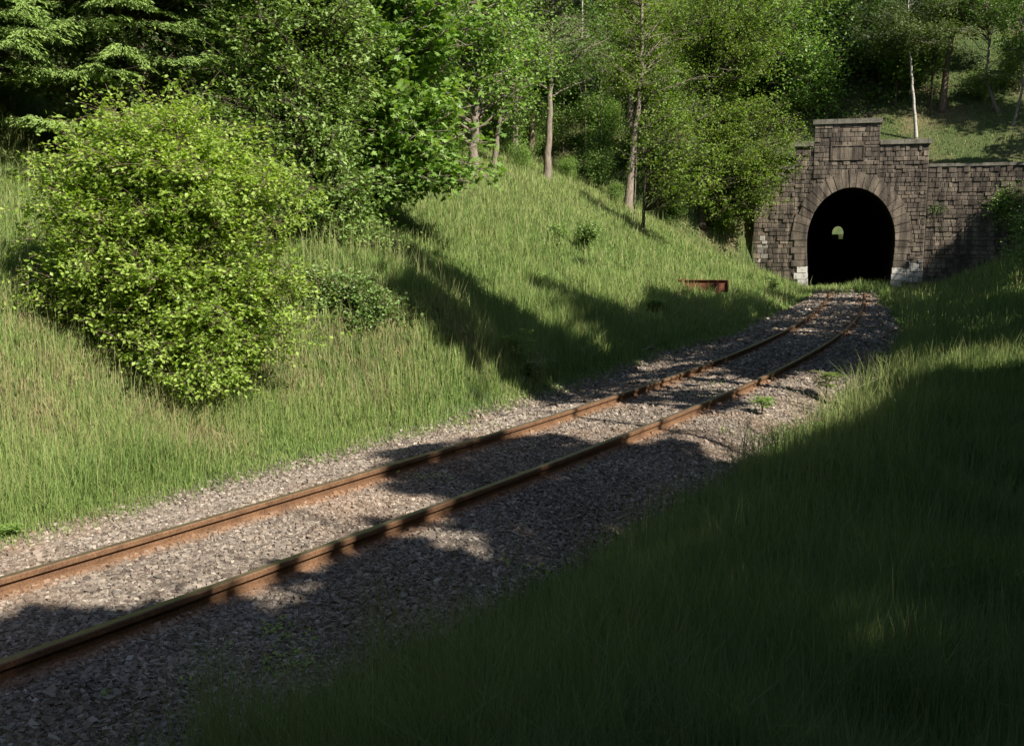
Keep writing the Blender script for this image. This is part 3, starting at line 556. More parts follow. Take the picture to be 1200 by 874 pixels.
def spruce(name,label,base,H,R0,seed,hmin=.05,group=None,dens=1.0,L0=.11):
    """whorls of drooping boughs, each a flat fan of side sprays hung with needle-covered twigs"""
    rg=np.random.RandomState(seed); o=empty(name,base); tag(o,label,'spruce',group)
    wood=MB(); cr=MB(); wood.tube([(0,0,-.3),(0,0,H*.5),(0,0,H)],[H*.016,H*.009,.01],8)
    z=H*hmin
    while z<H*.98:
        rr_=R0*(1-z/H)**.75+.15
        for k in range(int(6*dens)+1):
            az=rg.uniform(0,6.28); L=rr_*rg.uniform(.75,1.15); dx=np.array([math.cos(az),math.sin(az),0]); sd=np.array([-dx[1],dx[0],0])
            n_=8; t=np.linspace(0,1,n_); P=np.array([0,0,z])+dx*(L*t)[:,None]+np.array([0,0,1])*(-.30*L*t*(1-.0*t)+.16*L*t**3)[:,None]
            wood.tube(P,np.linspace(.022,.004,n_),4)
            ca=rg.uniform(-.15,.15)
            for q_ in range(int(L/.07)):
                tq=rg.uniform(.18,1); p0=np.array([np.interp(tq,t,P[:,i]) for i in range(3)]); sgn=rg.choice([-1,1]); sl_=(.22+.42*L*(1-tq)*.55)*rg.uniform(.7,1.2)
                dv=sd*sgn*.8+dx*.55+np.array([0,0,-.12]); dv/=np.linalg.norm(dv); 
                nn_=max(4,int(sl_/.016)); tn=rg.uniform(0,1,nn_)[:,None]; pp=p0+dv*sl_*tn+np.array([0,0,-.22])*sl_*tn**2+rg.normal(0,.012,(nn_,3))
                dd_=dv*.8+dx*.5+sd*rg.choice([-1,1],nn_)[:,None]*.5+np.array([0,0,-.35]); dd_=dd_/np.linalg.norm(dd_,axis=1)[:,None]
                leaves(cr,pp,rg,L0,.026,np.clip(.5+ca+rg.normal(0,.15,nn_)+.25*(tq-.6),0,1),up=1.6,dr=dd_*2.2)
        z+=rg.uniform(.22,.32)*(1.0 if dens>.8 else 1.5)
    wood.build('trunk',BARK['dark'],o,smooth=True); cr.build('crown',LEAF['spruce'],o); return o
b0=at(20,200); b0[:2]+=np.array([-.8,.6]); b0[2]=zg(b0[0],b0[1]); spruce('spruce_tree','spruce with broad drooping boughs above the meadow, left of the bush',b0,15,3.6,201,dens=1.1,hmin=.09)
b0=at(150,160); b0=np.array([-7.2,19.5,0]); b0[2]=zg(b0[0],b0[1]); spruce('spruce_tree','spruce with drooping fans of needles directly behind the yellow-green bush',b0,14,2.5,202,dens=1.1)
# bramble on the knoll
b0=at(415,375)
plant('bramble','low sprawling bramble on top of the dry knoll','bramble',b0,105,[(0,0,-.2),(0,.1,.25),(.1,.1,.45)],.02,
  [blob(b0,400,338,45,20,.5),blob(b0,440,350,40,15,.4),blob(b0,375,345,30,22,.3),blob(b0,345,335,40,28,.5),blob(b0,470,366,26,10,.5),blob(b0,420,372,25,10,0)],'bramble','brown',n_br=200,n_tw=11,lpt=10,L=.06,W=.045,tw=.3,sg=.04,start=0,parts=('stems','foliage'),shell=.2,rbr=.008)

# --- trunks at the back edge of the meadow
def edge_tree(name,label,px,py,topx,topy,r0,seed,leaf,bark,blobs,n_br=70,n_tw=8,lpt=8,L=.16,W=.1,back=0,**kw):
    b_=at(px,py); 
    if back: b_[:2]+=np.array([b_[0],b_[1]])/np.hypot(b_[0],b_[1])*back; b_[2]=zg(b_[0],b_[1])
    t_=loc_at(b_,topx,topy); ps=[(0,0,-.3),t_*.35+np.array([kw.pop('bend',0),0,0]),t_*.7,t_,t_*1.0+np.array([0,.2,kw.pop('more',4)])]
    bl=[blob(b_,*q_) for q_ in blobs]
    return plant(name,label,'tree',b_,seed,ps,r0,bl,leaf,bark,n_br=n_br,n_tw=n_tw,lpt=lpt,L=L,W=W,**kw)
edge_tree('meadow_tree','tree with a pale grey trunk just right of the maple foliage at the meadow top',553,205,562,90,.2,301,'maple','grey',[(585,85,45,45,.5),(560,20,70,60,.5),(550,-70,80,60,.5),(510,100,50,60,1)],n_br=170,L=.15,W=.13,lpt=10,sg=.15,tw=.8,start=.2)
edge_tree('meadow_tree','slim tree leaning right with a white-flecked trunk foot at the meadow top',578,198,592,100,.13,302,'maple','grey',[(610,110,40,30,.3),(600,60,60,50,0),(600,-20,70,60,0)],n_br=130,sg=.15,tw=.8,start=.2)
edge_tree('straight_tree','straight grey-brown trunk with two bare side branches at the top of the meadow',641,212,647,60,.19,303,'mid','grey',[(660,40,55,35,0),(622,65,40,30,.5),(670,90,30,25,.5),(640,-50,90,60,0),(600,20,40,40,.5)],n_br=130,sg=.14,tw=.8,start=.45)
edge_tree('ash_tree','tall ash with a leaning pinkish trunk, bare upper limbs and thin yellow-green foliage',734,246,752,90,.24,304,'ash','grey',[(765,55,80,55,0),(810,105,55,40,-.3),(740,95,35,25,.3),(720,50,50,40,.3),(770,-30,80,50,0),(790,170,40,25,-.5)],n_br=120,n_tw=10,lpt=9,L=.17,W=.10,sg=.13,tw=.7,start=.3,bare=.22,rbr=.035,more=5)
edge_tree('forked_tree','thin dark forked tree standing in front of the leaning ash',753,277,757,190,.09,305,'ash','dark',[(805,190,50,32,-.2),(790,150,35,35,0),(830,215,45,25,-.4),(770,225,12,18,0)],n_br=65,n_tw=9,lpt=9,L=.14,W=.09,sg=.1,tw=.6,start=.25,bare=.15,more=2)
edge_tree('slender_tree','very thin pole-like sapling trunk just left of the forked tree',742,272,746,190,.035,306,'ash','grey',[(745,175,20,25,0)],n_br=12,n_tw=4,lpt=5,L=.13,W=.08,sg=.1,start=.5,more=1)
edge_tree('portal_tree','bushy bright green tree on a thick dark trunk left of the tunnel mouth',822,262,832,190,.26,307,'ash','dark',[(855,180,65,50,0),(890,205,50,30,-.5),(885,160,60,50,0),(850,130,60,50,.3),(905,240,28,18,-.8),(925,185,28,25,-.8),(860,240,30,18,-.5),(845,60,80,60,.5),(850,0,90,60,.5)],n_br=300,n_tw=11,lpt=14,L=.13,W=.095,sg=.13,tw=.7,start=.1,more=5)
# saplings of the wood edge
for k,(px_,py_,tx,ty,lab) in enumerate(((660,180,661,110,'pale thin sapling nearest the straight trunk at the wood edge'),(686,192,686,110,'pale thin sapling midway along the wood edge'),(705,205,704,115,'pale thin sapling nearest the leaning ash at the wood edge'),(617,172,617,130,'stubby thin sapling just left of the straight trunk'))):
    edge_tree('sapling_tree',lab,px_,py_,tx,ty,.05,320+k,'mid','grey',[(tx,ty-20,28,30,.2),(tx+5,ty-60,35,40,.2)],n_br=26,n_tw=6,lpt=6,L=.15,W=.09,sg=.12,tw=.6,start=.4,more=1.5)

# --- library trees for the wood behind and the hill
def lib(seed,H,R,leaf,bark,L,n_br,lean=0.,lo=.3,r0=.18,n_tw=9,lpt=9,trunk=None):
    rg=np.random.RandomState(seed); bl=[]
    for i in range(9):
        f=rg.uniform(lo,1); rr_=R*(.55+.5*math.sin(math.pi*min(1,(f-lo)/(1.05-lo)*.8+.15)))*rg.uniform(.45,.7); a_=rg.uniform(0,6.28); o_=R*rg.uniform(.2,.6)*(1.1-f*.6); bl.append((o_*math.cos(a_)+lean*f,o_*math.sin(a_),H*f,rr_,rr_,rr_*rg.uniform(.5,.75)))
    wd,cr=grow(seed,trunk or [(0,0,-.5),(lean*.2+.1,0,H*.3),(lean*.6,.1,H*.65),(lean,0,H)],r0,bl,n_br,n_tw,lpt,L,L*.66,tw=.85,sg=.17,start=lo*.6,shell=.35)
    return wd.mesh('trunk',BARK[bark],True),cr.mesh('crown',LEAF[leaf])
LIB={'y':lib(409,12,3.0,'ash','grey',.17,150,0,.3,.18,10,13),'a':lib(401,12,3.0,'mid','brown',.17,150,0,.3,.18,10,13),'b':lib(402,11,2.7,'maple','grey',.17,140,.5,.3,.18,10,13),'c':lib(403,13,3.2,'dark','dark',.17,160,-.4,.3,.18,10,13),
     'e':lib(405,10,2.6,'birch','birch',.13,90,.3,.45,.10,9,12),'s':lib(406,3.6,1.7,'mid','brown',.15,70,0,.12,.05,8,9),'t':lib(407,3.0,1.9,'maple','brown',.14,70,0,.1,.05,8,9),'u':lib(408,3.2,2.0,'dark','dark',.13,80,0,.1,.05,8,9)}
def put(kind,name,label,cat,x,y,sc=1,rz=0,group=None,parts=('trunk','crown'),tilt=(0,0)):
    o=empty(name,(x,y,zg(x,y)-.1),rz); o.rotation_euler=(tilt[0],tilt[1],rz); o.scale=(sc,)*3; tag(o,label,cat,group)
    for me,pn_ in zip(LIB[kind],parts):
        c_=bpy.data.objects.new(pn_,me); SC.collection.objects.link(c_); c_.parent=o
    return o
rg=np.random.RandomState(77)
# wood behind the meadow
GW='trees of the wood behind the meadow'; LWD='leafy green tree in the dense wood behind the meadow, its trunk hidden'
spots=[]
def try_spots(nn,test,mind,lab,grp,name,kinds,smin,smax,xr,yr):
    c_=0
    for _ in range(6000):
        if c_>=nn: break
        x=rg.uniform(*xr); y=rg.uniform(*yr)
        if not test(x,y): continue
        if any((x-a_)**2+(y-b_)**2<mind**2 for a_,b_ in spots): continue
        spots.append((x,y)); put(rg.choice(kinds),name,lab,'tree',x,y,rg.uniform(smin,smax),rg.uniform(0,6.28),grp); c_+=1
def ds(x,y): return float(bil(GD,np.array([x]),np.array([y]))[0]),float(bil(GST,np.array([x]),np.array([y]))[0])
def t_wood(x,y):
    d_,s_=ds(x,y); h=pix(np.array([x,y,zg(x,y)])); return d_<-12.5 and s_<SP+8 and -250<h[0]<960 and y>20 and h[1]<190
try_spots(85,t_wood,2.3,LWD,GW,'woodland_tree',['a','b','c','a','y','y'],.85,1.3,(-32,20),(20,85))
# understorey of the wood
def t_under(x,y):
    d_,s_=ds(x,y); h=pix(np.array([x,y,zg(x,y)])); return -20<d_<-10.5 and 0<h[0]<900 and y>24 and h[1]<(185 if h[0]<700 else 225) and s_<SP+10
def under(nn,test,mind,lab,grp,name,xr,yr,smin,smax):
    c_=0
    for _ in range(8000):
        if c_>=nn: break
        x=rg.uniform(*xr); y=rg.uniform(*yr)
        if not test(x,y) or any((x-a_)**2+(y-b_)**2<mind**2 for a_,b_ in spots): continue
        spots.append((x,y)); put(rg.choice(['s','t','u','u']),name,lab,'shrub',x,y,rg.uniform(smin,smax),rg.uniform(0,6.28),grp,('stems','foliage')); c_+=1
under(55,t_under,1.1,'leafy undergrowth shrub in the shade of the wood behind the meadow','undergrowth shrubs of the wood','understorey_shrub',(-20,20),(24,66),.6,1.1)
def t_under2(x,y):
    d_,s_=ds(x,y); return SP+5<s_<SP+22 and -20<d_<3.2
under(34,t_under2,1.6,'leafy undergrowth shrub on the wooded slope above the tunnel portal','undergrowth shrubs above the portal','slope_shrub',(-5,40),(50,85),.9,1.5)
# hill above the portal
def t_hill(x,y):
    d_,s_=ds(x,y); return (s_>SP+14 and -24<d_<30) or (s_>SP+3 and -24<d_<-5)
try_spots(60,t_hill,3.0,'leafy tree high on the hillside above the tunnel portal, its trunk hidden','trees high on the hill above the tunnel','hillside_tree',['a','b','c','c','e'],.8,1.2,(0,62),(55,105))
print('trees',len(spots))
def trunked(label,px,py,tx,ty,r0,seed,leaf,bark,blobs,name,bend=0,**kw):
    D=raydir(px,py); 
    # walk on the hill surface
    b_=at(px,py)
    return edge_tree(name,label,px,py,tx,ty,r0,seed,leaf,bark,blobs,bend=bend,**kw)
trunked('slim white birch trunk standing right above the stepped parapet',1074,166,1064,30,.10,501,'birch','birch',[(1040,40,60,22,0),(1095,45,50,22,0),(1060,0,60,30,0)],'birch_tree',n_br=80,n_tw=10,lpt=18,L=.13,W=.09,sg=.17,rbr=.012,start=.6,more=3)
trunked('forked dark tree on the grassy hilltop, widening at its foot, right of the birch',1103,131,1120,10,.22,502,'mid','brown',[(1120,-10,80,40,0),(1100,-60,90,40,0)],'forked_hill_tree',n_br=110,L=.16,W=.1,sg=.15,start=.55,more=4)
trunked('thin crooked stem with a pale foot on the hill behind the retaining wall',1171,133,1155,20,.10,503,'mid','grey',[(1150,100,20,8,0),(1180,95,25,8,0),(1150,0,60,35,0)],'crooked_tree',bend=-.5,n_br=90,L=.15,W=.09,sg=.12,start=.3,more=3)
trunked('stout tree leaning left over the right end of the retaining wall',1190,90,1165,5,.2,504,'mid','grey',[(1165,-20,60,35,0),(1190,20,25,20,0)],'leaning_tree',n_br=90,L=.16,W=.1,sg=.15,start=.5,more=3)
trunked('tall straight grey trunk rising out of the leaves left of the parapet',924,90,921,0,.17,505,'mid','grey',[(915,-30,60,30,0),(905,30,30,25,.5)],'tall_tree',n_br=50,L=.16,W=.1,sg=.15,start=.6,more=4)
trunked('dark straight trunk in the shade behind the parapet top',983,60,984,-5,.16,506,'dark','dark',[(975,-20,60,25,0)],'shaded_tree',n_br=50,L=.16,W=.1,sg=.15,start=.5,more=4)
trunked('thin dark leaning stem between the birch and the forked hill tree',1090,140,1098,10,.07,511,'birch','dark',[(1100,10,40,25,0)],'thin_tree',n_br=30,n_tw=8,lpt=12,L=.13,W=.09,sg=.14,start=.6,more=3)
trunked('thin grey stem at the top of the hill left of the white birch',1030,95,1036,-5,.08,512,'mid','grey',[(1030,-15,50,25,0)],'thin_tree',n_br=40,n_tw=8,lpt=10,L=.14,W=.09,sg=.14,start=.6,more=3)
trunked('thin pale curved stem nearest the right edge of the picture on the hill',1185,150,1200,20,.08,513,'mid','grey',[(1195,5,40,25,0),(1190,60,25,20,0)],'thin_tree',bend=.4,n_br=45,n_tw=8,lpt=10,L=.14,W=.09,sg=.14,start=.5,more=3)
# hillside undergrowth
for k,(px_,py_,kd,sc_2,lab) in enumerate(((945,140,'t',1.0,'leafy shrub directly left of the parapet top'),(900,120,'s',1.2,'leafy shrub above the bright tree left of the portal'),(965,100,'u',1.2,'dark shrub on the hill above the left half of the parapet'),(1010,110,'u',1.1,'dark shrub on the hill above the right half of the parapet'),
    (1048,125,'s',1.0,'leafy shrub between the parapet and the white birch'),(1045,80,'u',1.2,'dark shrub uphill to the left of the white birch'),(1145,125,'u',.55,'low dark shrub between the forked hill tree and the crooked stem'),(1000,75,'t',1.2,'bright shrub high on the hill above the parapet'),(935,75,'s',1.4,'leafy shrub beside the tall straight grey trunk'),
    (870,120,'t',1.4,'bright shrub high above the bushy tree'),(1195,110,'u',1.0,'dark shrub at the far right end of the hill'),(1085,110,'s',.7,'small leafy shrub just right of the white birch'))):
    p=at(px_,py_); put(kd,'hill_shrub',lab,'shrub',p[0],p[1],sc_2*(1.5 if px_<1060 else 1),rg.uniform(0,6.28),'shrubs on the hill above the tunnel',('stems','foliage'))
# shrubs on the right-hand bank in front of the retaining wall
for px_,py_,kd,sc_2,lab in ((1092,318,'s',.42,'low green shrub at the foot of the wall right of the tunnel mouth'),(1175,300,'t',.75,'rounded shrub on the bank in front of the retaining wall'),(1215,330,'u',.9,'dark shrub at the right end of the shaded bank')):
    p=at(px_,py_); put(kd,'bank_shrub',lab,'shrub',p[0],p[1],sc_2,rg.uniform(0,6.28),'shrubs on the bank by the wall',('stems','foliage'))
for px_,py_,kd,sc_2,lab in ((880,275,'s',.5,'leafy shrub at the left end of the portal wall'),(845,270,'t',.5,'small bright shrub under the bushy tree'),(790,262,'s',.45,'small shrub at the foot of the forked tree'),(700,225,'s',.6,'low shrub at the wood edge left of the leaning ash'),(665,212,'t',.4,'low bright shrub at the foot of the straight trunk'),(610,200,'t',.4,'small bright shrub at the meadow top between two trunks'),(720,240,'u',.35,'low dark shrub at the foot of the leaning ash')):
    p=at(px_,py_); put(kd,'edge_shrub',lab,'shrub',p[0],p[1],sc_2,rg.uniform(0,6.28),'shrubs along the wood edge',('stems','foliage'))

# --- small round tree in the meadow, and its paler neighbour
b0=at(688,300)
plant('round_tree','small dark round-headed tree alone in the middle of the meadow','tree',b0,601,[(0,0,-.1),(.02,0,.35),(0,0,.7)],.03,[blob(b0,688,271,20,15,0)],'dark','dark',n_br=45,n_tw=8,lpt=8,L=.07,W=.045,tw=.16,sg=.04,start=.3,shell=.2)
b0=at(655,292)
plant('meadow_shrub','thin straggly shrub left of the small round-headed tree','shrub',b0,602,[(0,0,-.1),(.02,0,.35),(0,0,.6)],.015,[blob(b0,655,268,15,10,0),blob(b0,652,285,8,8,0)],'dark','dark',parts=('stems','foliage'),n_br=18,n_tw=6,lpt=6,L=.07,W=.045,tw=.16,sg=.04,start=.1,shell=.2)

# --- feathery ash seedling and weeds
def fernplant(name,label,base,H,seed,leaf='maple',nst=3,nf=7,LL=.28,l=.07):
    rg=np.random.RandomState(seed); o=empty(name,base); tag(o,label,'plant'); st=MB(); lv=MB()
    for k in range(nst):
        a_=rg.uniform(0,6.28); top=np.array([math.cos(a_)*H*.22,math.sin(a_)*H*.22,H*rg.uniform(.75,1.05)]); P=bez(np.zeros(3),np.array([0,0,H*.6]),top,6); st.tube(P,np.linspace(.007,.003,6),4)
        for j in range(nf):
            t=rg.uniform(.4,1); p0=np.array([np.interp(t,np.linspace(0,1,6),P[:,i]) for i in range(3)]); b_=rg.uniform(0,6.28); dv=np.array([math.cos(b_),math.sin(b_),.25]); Q=bez(p0,p0+dv*LL*.6+np.array([0,0,.03]),p0+dv*LL-np.array([0,0,LL*.12]),6); st.tube(Q,.002,3)
            sd=np.array([-dv[1],dv[0],0])
            for s_ in (-1,1):
                tq=np.linspace(.2,1,7); pp=np.stack([np.interp(tq,np.linspace(0,1,6),Q[:,i]) for i in range(3)],1); leaves(lv,pp,rg,l,l*.42,np.clip(.6+rg.normal(0,.15,7),0,1),up=3,dr=(sd*s_*2.5+dv*.8))
    st.build('stem',BARK['brown'],o); lv.build('leaves',LEAF[leaf],o); return o
fernplant('ash_seedling','bright feathery ash seedling standing against the shaded grass',at(603,432),.62,701,'ash',4,9,.3,.085)
fernplant('verge_weed','leafy green weed at the right edge of the ballast',at(893,487),.3,702,'maple',5,6,.16,.06)
fernplant('verge_weed','low bright weed patch on the ballast at the near left edge',at(14,636),.12,703,'maple',6,4,.08,.04)
fernplant('verge_shrublet','dark leafy weed clump in the tall verge grass below the steel board',at(770,375),.7,706,'dark',6,8,.22,.09)
fernplant('verge_shrublet','leafy weed clump on the verge just right of the steel board',at(905,348),.8,707,'mid',6,8,.25,.1)
fernplant('bank_weed','leafy weed among the tall grass right of the track',at(968,470),.5,704,'ash',5,8,.2,.07)
fernplant('bank_weed','white-flowered leafy weed at the grass tip by the shaded verge',at(620,452),.4,705,'bramble',5,7,.18,.06)
# fallen branches and dead stems
def stick(name,label,pts,r,side=()):
    mb=MB(); P=[]
    for px_,py_,h in pts: p=at(px_,py_); p[2]+=h; P.append(p)
    P=np.array(P); o=P[0].copy(); P=P-o; t=np.linspace(0,1,len(P)*4); Q=np.stack([np.interp(t,np.linspace(0,1,len(P)),P[:,i]) for i in range(3)],1); Q[1:-1]+=np.random.RandomState(3).normal(0,r*.8,(len(Q)-2,3))
    mb.tube(Q,np.linspace(r,r*.35,len(Q)),6)
    for s_ in side:
        i=int(s_[0]*(len(Q)-1)); v=np.array(s_[1:]); mb.tube([Q[i],Q[i]+v*.5+np.array([0,0,.02]),Q[i]+v],[r*.5,r*.35,r*.15],4)
    ob=mb.build(name,BARK['dead'],loc=o,smooth=True); return tag(ob,label,'branch')
stick('fallen_branch','pale fallen branch lying across the far ballast edge',[(749,414,.05),(765,412,.09),(785,421,.05)],.022,((.5,.1,.3,.1),))
stick('fallen_branch','bare arching dead branch sticking out of the verge grass',[(610,455,.05),(622,448,.22),(637,446,.42),(652,449,.42)],.012,((.4,.1,.05,.25),(.6,.05,.1,.2)))
stick('fallen_branch','thin dead stem leaning in the meadow grass left of the steel board',[(745,385,.1),(735,375,.4),(722,372,.9)],.012)
stick('fallen_branch','long thin dead twig arching over the grass right of the rails',[(1000,470,.2),(1040,465,.42),(1080,470,.38)],.008)
stick('fallen_branch','thin grey twig lying low in the grass below the meadow board',[(870,372,.1),(885,365,.3),(900,358,.45)],.012)

# ------------------------------------------------------------------ trees on the shaded right-hand side (outside the frame): placed for their shade, crowns cut to the mask
GR='trees on the right-hand side of the line'
LR='tall leafy tree on the right-hand side of the line, out of view, crown shaped to shade the scene'
def frustum(P,mx,my):
    px_,py_=pix(P); return ((P[:,1]>.3)&(px_>-mx)&(px_<1200+mx)&(py_>-my)&(py_<900))|(np.linalg.norm(P-np.array([0,0,CAMZ]),axis=1)<2.3)
def caster(x,y,H,R,seed,leaf='mid',n_br=120,lo=.16):
    rg=np.random.RandomState(seed); z=zg(x,y); bl=[]
    for i in range(10):
        f=rg.uniform(lo,1); rr_=R*rg.uniform(.45,.75)*(1.15-.5*f); a_=rg.uniform(0,6.28); o_=R*rg.uniform(.1,.6); bl.append((o_*math.cos(a_),o_*math.sin(a_),H*f,rr_,rr_,rr_*.8))
    def keep(P):
        kk=shade_ok(P)&~frustum(P,40,40); a_,b_=uvcell(P[kk]); np.add.at(COV,(a_,b_),1); return kk
    def tok(P):
        return shade_ok(P)&~frustum(P,230,160)
    tr_=plant('bank_shade_tree',LR,'tree',(x,y,z),seed,[(0,0,-.3),(.1,0,H*.3),(0,.1,H*.7),(0,0,H)],.13,bl,leaf,'brown',GR,n_br=n_br,n_tw=9,lpt=9,L=.28,W=.22,tw=.8,sg=.22,start=.15,keep=keep,tok=tok,shell=.2)
    # extra leaves added out of view to close shade cells still uncovered
    ex=MB()
    for B in bl:
        u=rg.normal(size=(5200,3)); u/=np.linalg.norm(u,axis=1)[:,None]; P=np.array(B[:3])+u*(rg.rand(5200,1)**.4)*1.08*np.array(B[3:]); Wp=P+np.array([x,y,z])
        k=~frustum(Wp,40,40); a_,b_=uvcell(Wp); k&=(MASK[a_,b_]==2)&(COV[a_,b_]<CAPM[a_,b_])
        P=P[k][:2200]; 
        if len(P): np.add.at(COV,(a_[k][:2200],b_[k][:2200]),1); leaves(ex,P,rg,.3,.25,np.clip(.5+rg.normal(0,.17,len(P)),0,1))
    if ex.n: ex.build('shade_fill',LEAF[leaf],tr_)
    return bl
cast=[(3.5,-4,10,3.6),(1.5,-2.6,8,4),(-4,-3,9,4),(5.5,-.5,9,3.8),(-7,-2,9,4),(8,-7,12,4),(1,-8,11,3.6),(-3,-7,10,3.6),(7.5,-1.5,10,3.4),(12,-3,13,4),(-7,-6,9,3.2),(11.5,2.5,12,3.8),(5,-12,14,4),(9.5,7.5,12,4.6),(17,1,14,4),(-2,-13,14,4),
 (11,12.5,14,5),(13.5,16.5,15,5.5),(14.5,21,14,5),(8.9,14.6,16,5.5),(11.8,19.2,16,5.5),(36,42,14,4),(36,50,18,4.5),(41,53,19,5),(46,58,19,5),(51,65,19,5),(44,48,16,4.5),(17.5,11,14,5),(17,25.5,12,4),(20,20,14,4.5),(20,30,12,3.8),(22,6,15,4),(23,35,13,4),(26,27,13,4),(26,40,12,3.6),(29,45,12,3.8),(31.5,49,11,3.4),(11,-10,15,4.5),(32,38,12,3.6),(19,24,7,3),(22,33,6,3)]  # trees round the camera and beside the hill are added to darken those parts
COV=np.zeros(MASK.shape,int)
for i,(x,y,H,R) in enumerate(cast): caster(x,y,H,R,800+i,n_br=190 if R<5 else 400)
DK=MASK==2; print('shade cells',DK.sum(),'covered',(DK&(COV>0)).sum(),'3+',(DK&(COV>2)).sum())
# ------------------------------------------------------------------ grass
m,n,b=newmat('grass_blade',0.55); b.inputs['Specular IOR Level'].default_value=.25
r_=ramp(n,[(0,(0.075,0.15,0.035)),(0.45,(0.18,0.285,0.07)),(0.8,(0.29,0.40,0.12)),(1,(0.39,0.48,0.19))]); n.links.new(attr(n,'rnd'),r_.inputs[0])
gc=mixc(n,attr(n,'mix'),r_.outputs[0],(0.42,0.33,0.2)); n.links.new(gc,b.inputs['Base Color'])
tr=n.nodes.new('ShaderNodeBsdfTranslucent'); n.links.new(gc,tr.inputs[0]); ms=n.nodes.new('ShaderNodeMixShader'); ms.inputs[0].default_value=.35
n.links.new(b.outputs[0],ms.inputs[1]); n.links.new(tr.outputs[0],ms.inputs[2]); n.links.new(ms.outputs[0],n.nodes['Material Output'].inputs[0]); MGRASS=m
rng=np.random.RandomState(31)
def blades(mb,x,y,h,wd,lean,a,b_,segs=2):
    N=len(x); z=bil(GZ,x,y)-.03; th=rng.uniform(0,6.28,N); la=rng.uniform(0,6.28,N)
    D=np.stack([np.cos(la),np.sin(la),np.zeros(N)],-1)*(h*lean)[:,None]; S=np.stack([np.cos(th),np.sin(th),np.zeros(N)],-1)*(wd/2)[:,None]
    P=np.stack([x,y,z],-1); Z=np.array([0,0,1.])
    M_=P+D*.28+Z*(h*.58)[:,None]; T_=P+D+Z*(h*(1-.35*lean*lean))[:,None]
    v=np.stack([P-S,P+S,M_+S*.75,M_-S*.75,T_],1).reshape(-1,3); i=np.arange(N)[:,None]*5
    mb.add(v,i+np.array([0,1,2,3]),i+np.array([3,2,4]),a=np.repeat(a,5),b=np.repeat(b_,5))
mb=MB()
x,y,r=polar(2600000,3.2,72,33); d=bil(GD,x,y); s=bil(GST,x,y)
n1=fbm(x,y,6); n2=fbm(x+31,y-7,2.2); n3=fbm(x-11,y+5,13)
edge=np.where(d<0,-d-toe(s)-.2*n2,d-2.25+.95*ss((s-70)/18)-.3*n2-.1*n1)
pr=ss((edge+.35)/.6); pr=np.where((s>SP-8)&(s<SP+.2),np.maximum(pr,np.where(np.abs(d)>1.5,1.0,.9)*ss((s-SP+13-1.2*np.abs(d))/6)*(np.abs(d)<4)*np.clip(.75+n2,0.1,1)),pr)
inw=(s>SP-.15)&(s<SP+1.3)&(d>LEFT-.2)&(d<13.5); pr=np.where(inw|((np.abs(d)<2.6)&(s>SP+.2)&(bil(GZ,x,y)<2)),0,pr)
dryf=np.zeros(len(x))
for px_,py_,rr_ in ((100,440,1.0),(60,390,.8),(180,480,.8),(400,395,.7),(335,440,.6),(420,440,.5),(450,395,.5),(230,520,.5),(20,470,.8)):
    q=at(px_,py_); dryf=np.maximum(dryf,np.exp(-((x-q[0])**2+(y-q[1])**2)/rr_**2))
dry=np.clip(ss((n1*.6+n2*.5-.3)/.5)*.8*(d<-3)+dryf*(.9+.5*n2),0,1); pr=pr*(1-.45*dry)
pr=pr*(1-.85*ss((-d-15)/4)*(s<SP+14)); hillp=(s>SP+1); pr=np.where(hillp,pr*.8,pr)
k=rng.rand(len(x))<pr; x,y,r,d,s,n1,n2,n3,edge,dry,hillp=[q[k][:950000] for q in (x,y,r,d,s,n1,n2,n3,edge,dry,hillp)]
N=len(x); print('grass',N)
ramp_h=np.where(d<0,.4+.6*ss((edge+.1)/.6),.25+.75*ss((edge+.1)/1.5)); ramp_h=np.where(((s>SP-12)&(np.abs(d)>1.5))|(s>SP-6.5),np.maximum(ramp_h,1.0),ramp_h)
h=np.where(d<0,np.where(s-CS[0]-0>0,.36,.36)+.08*n2,.58+.13*n2)*ramp_h*rng.uniform(.5,1.3,N); h=np.where(hillp,.22*rng.uniform(.6,1.3,N),h); h=np.clip(h,.05,.9)
h=h*(1+.9*ss((edge-.2)/.6)*(1-ss((edge-2.6)/1.6))*ss((s-54)/8)*(d<0)*np.clip(.55+n2,0,1))
h=h*(1-.35*dry)*(.8+.35*np.clip(fbm(x+5,y+60,1.1),-1,1)); h=np.clip(h,.04,1.05)
wd=np.maximum(.0042,r*.00062)*rng.uniform(.7,1.4,N); lean=np.clip(rng.gamma(2,.2,N),.02,1.0)
n4=fbm(x-40,y+22,.9); a=np.clip(.48+.14*n1+.10*n3+.16*n4+rng.normal(0,.17,N)+np.where(d<0,.05,-.1),0,1); top_=ss((-d-7)/4)*(d>-20)
b_=np.clip(.05+np.where(rng.rand(N)<dry*.8,rng.uniform(.5,.9,N),0)+.5*(rng.rand(N)<.07)+(.2+.2*n2)*top_*rng.rand(N),0,.95)
a=np.where(hillp,a*.4,a); b_=np.where(hillp,np.clip(b_+.3*rng.rand(N),0,.8),b_)  # hill blades coloured darker to stand in for missing tree shade, with straw tint
blades(mb,x,y,h,wd,lean,a,b_)
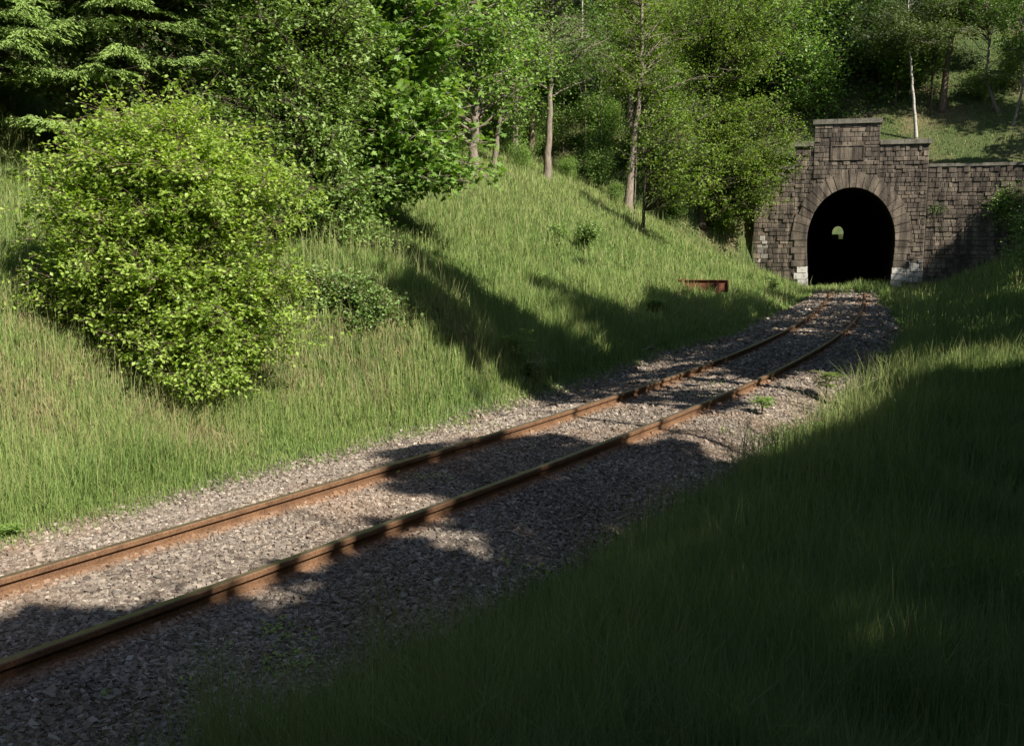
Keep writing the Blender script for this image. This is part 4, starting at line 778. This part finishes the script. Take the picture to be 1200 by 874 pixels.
# seed heads: tall thin stalks
k=rng.rand(N)<np.where(d<0,.03+.05*(s>54)*(edge<3.5),.03)*(edge>.3)*(~hillp); xs,ys,rs=x[k],y[k],r[k]; n_=len(xs)
blades(mb,xs,ys,(.62+.12*rng.normal(size=n_))*np.where(d[k]<0,1,1.25),np.maximum(.004,rs*.0005),np.clip(rng.gamma(2,.1,n_),.02,.5),np.full(n_,.7),rng.uniform(.2,.6,n_))
k=np.where((d>2.2)&(d<7)&(~hillp)&(fbm(x+70,y,1.6)>.1)&(rng.rand(N)<.10))[0]; n_=len(k)
blades(mb,x[k]+rng.normal(0,.03,n_),y[k]+rng.normal(0,.03,n_),rng.uniform(.6,1.0,n_),np.maximum(.005,r[k]*.0006),np.clip(rng.gamma(2,.17,n_),.05,.8),np.clip(rng.normal(.6,.15,n_),0,1),rng.uniform(0,.4,n_))
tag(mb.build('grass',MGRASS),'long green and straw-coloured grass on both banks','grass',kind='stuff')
# moss and creeping weeds on the ballast
mb=MB(); rg=np.random.RandomState(8)
rng=rg; x,y,r=polar(90000,6,56); d=bil(GD,x,y); s=bil(GST,x,y); pat=fbm(x*1.0+3,y,1.3)
k=(np.abs(d+.3)<2.5)&(s<SP)&(pat>.62-.6*ss((s-78)/14))&(np.abs(np.abs(d)-.75)>.07); x,y,r=x[k],y[k],r[k]; n_=len(x)
P=np.stack([x,y,bil(GZ,x,y)+.02+.05*rg.rand(n_)],-1); leaves(mb,P,rg,np.maximum(.035,r*.0016),np.maximum(.025,r*.001),np.clip(.5+rg.normal(0,.2,n_),0,1),up=2)
tag(mb.build('creeping_weeds',LEAF['hazel']),'small green weeds creeping through the ballast','weeds',kind='stuff')

# low broad-leaved weeds among the grass
rg=np.random.RandomState(9); rng=rg; x,y,r=polar(420000,5,60,33); d=bil(GD,x,y); s=bil(GST,x,y); pat=fbm(x*1.0-30,y+13,1.8)+.6*fbm(x+3,y+3,6)
k=(pat>.5)&(s<SP)&(((d<-2.9)&(d>-13))|((d>2.4)&(d<9)))&(rg.rand(len(x))<.5); x,y,r=x[k][:90000],y[k][:90000],r[k][:90000]; n_=len(x)
hh_=(.08+.3*rg.rand(n_))*(.6+.5*fbm(x,y,.7)); P=np.stack([x,y,bil(GZ,x,y)+np.clip(hh_,.03,.5)],-1); sz=np.maximum(.035,.0022*r)
leaves(mb2:=MB(),P,rg,sz,sz*.6,np.clip(.45+rg.normal(0,.2,n_),0,1),up=1.6)
tag(mb2.build('bank_undergrowth',LEAF['bramble']),'low broad-leaved weeds growing through the grass of the banks','undergrowth',kind='stuff')
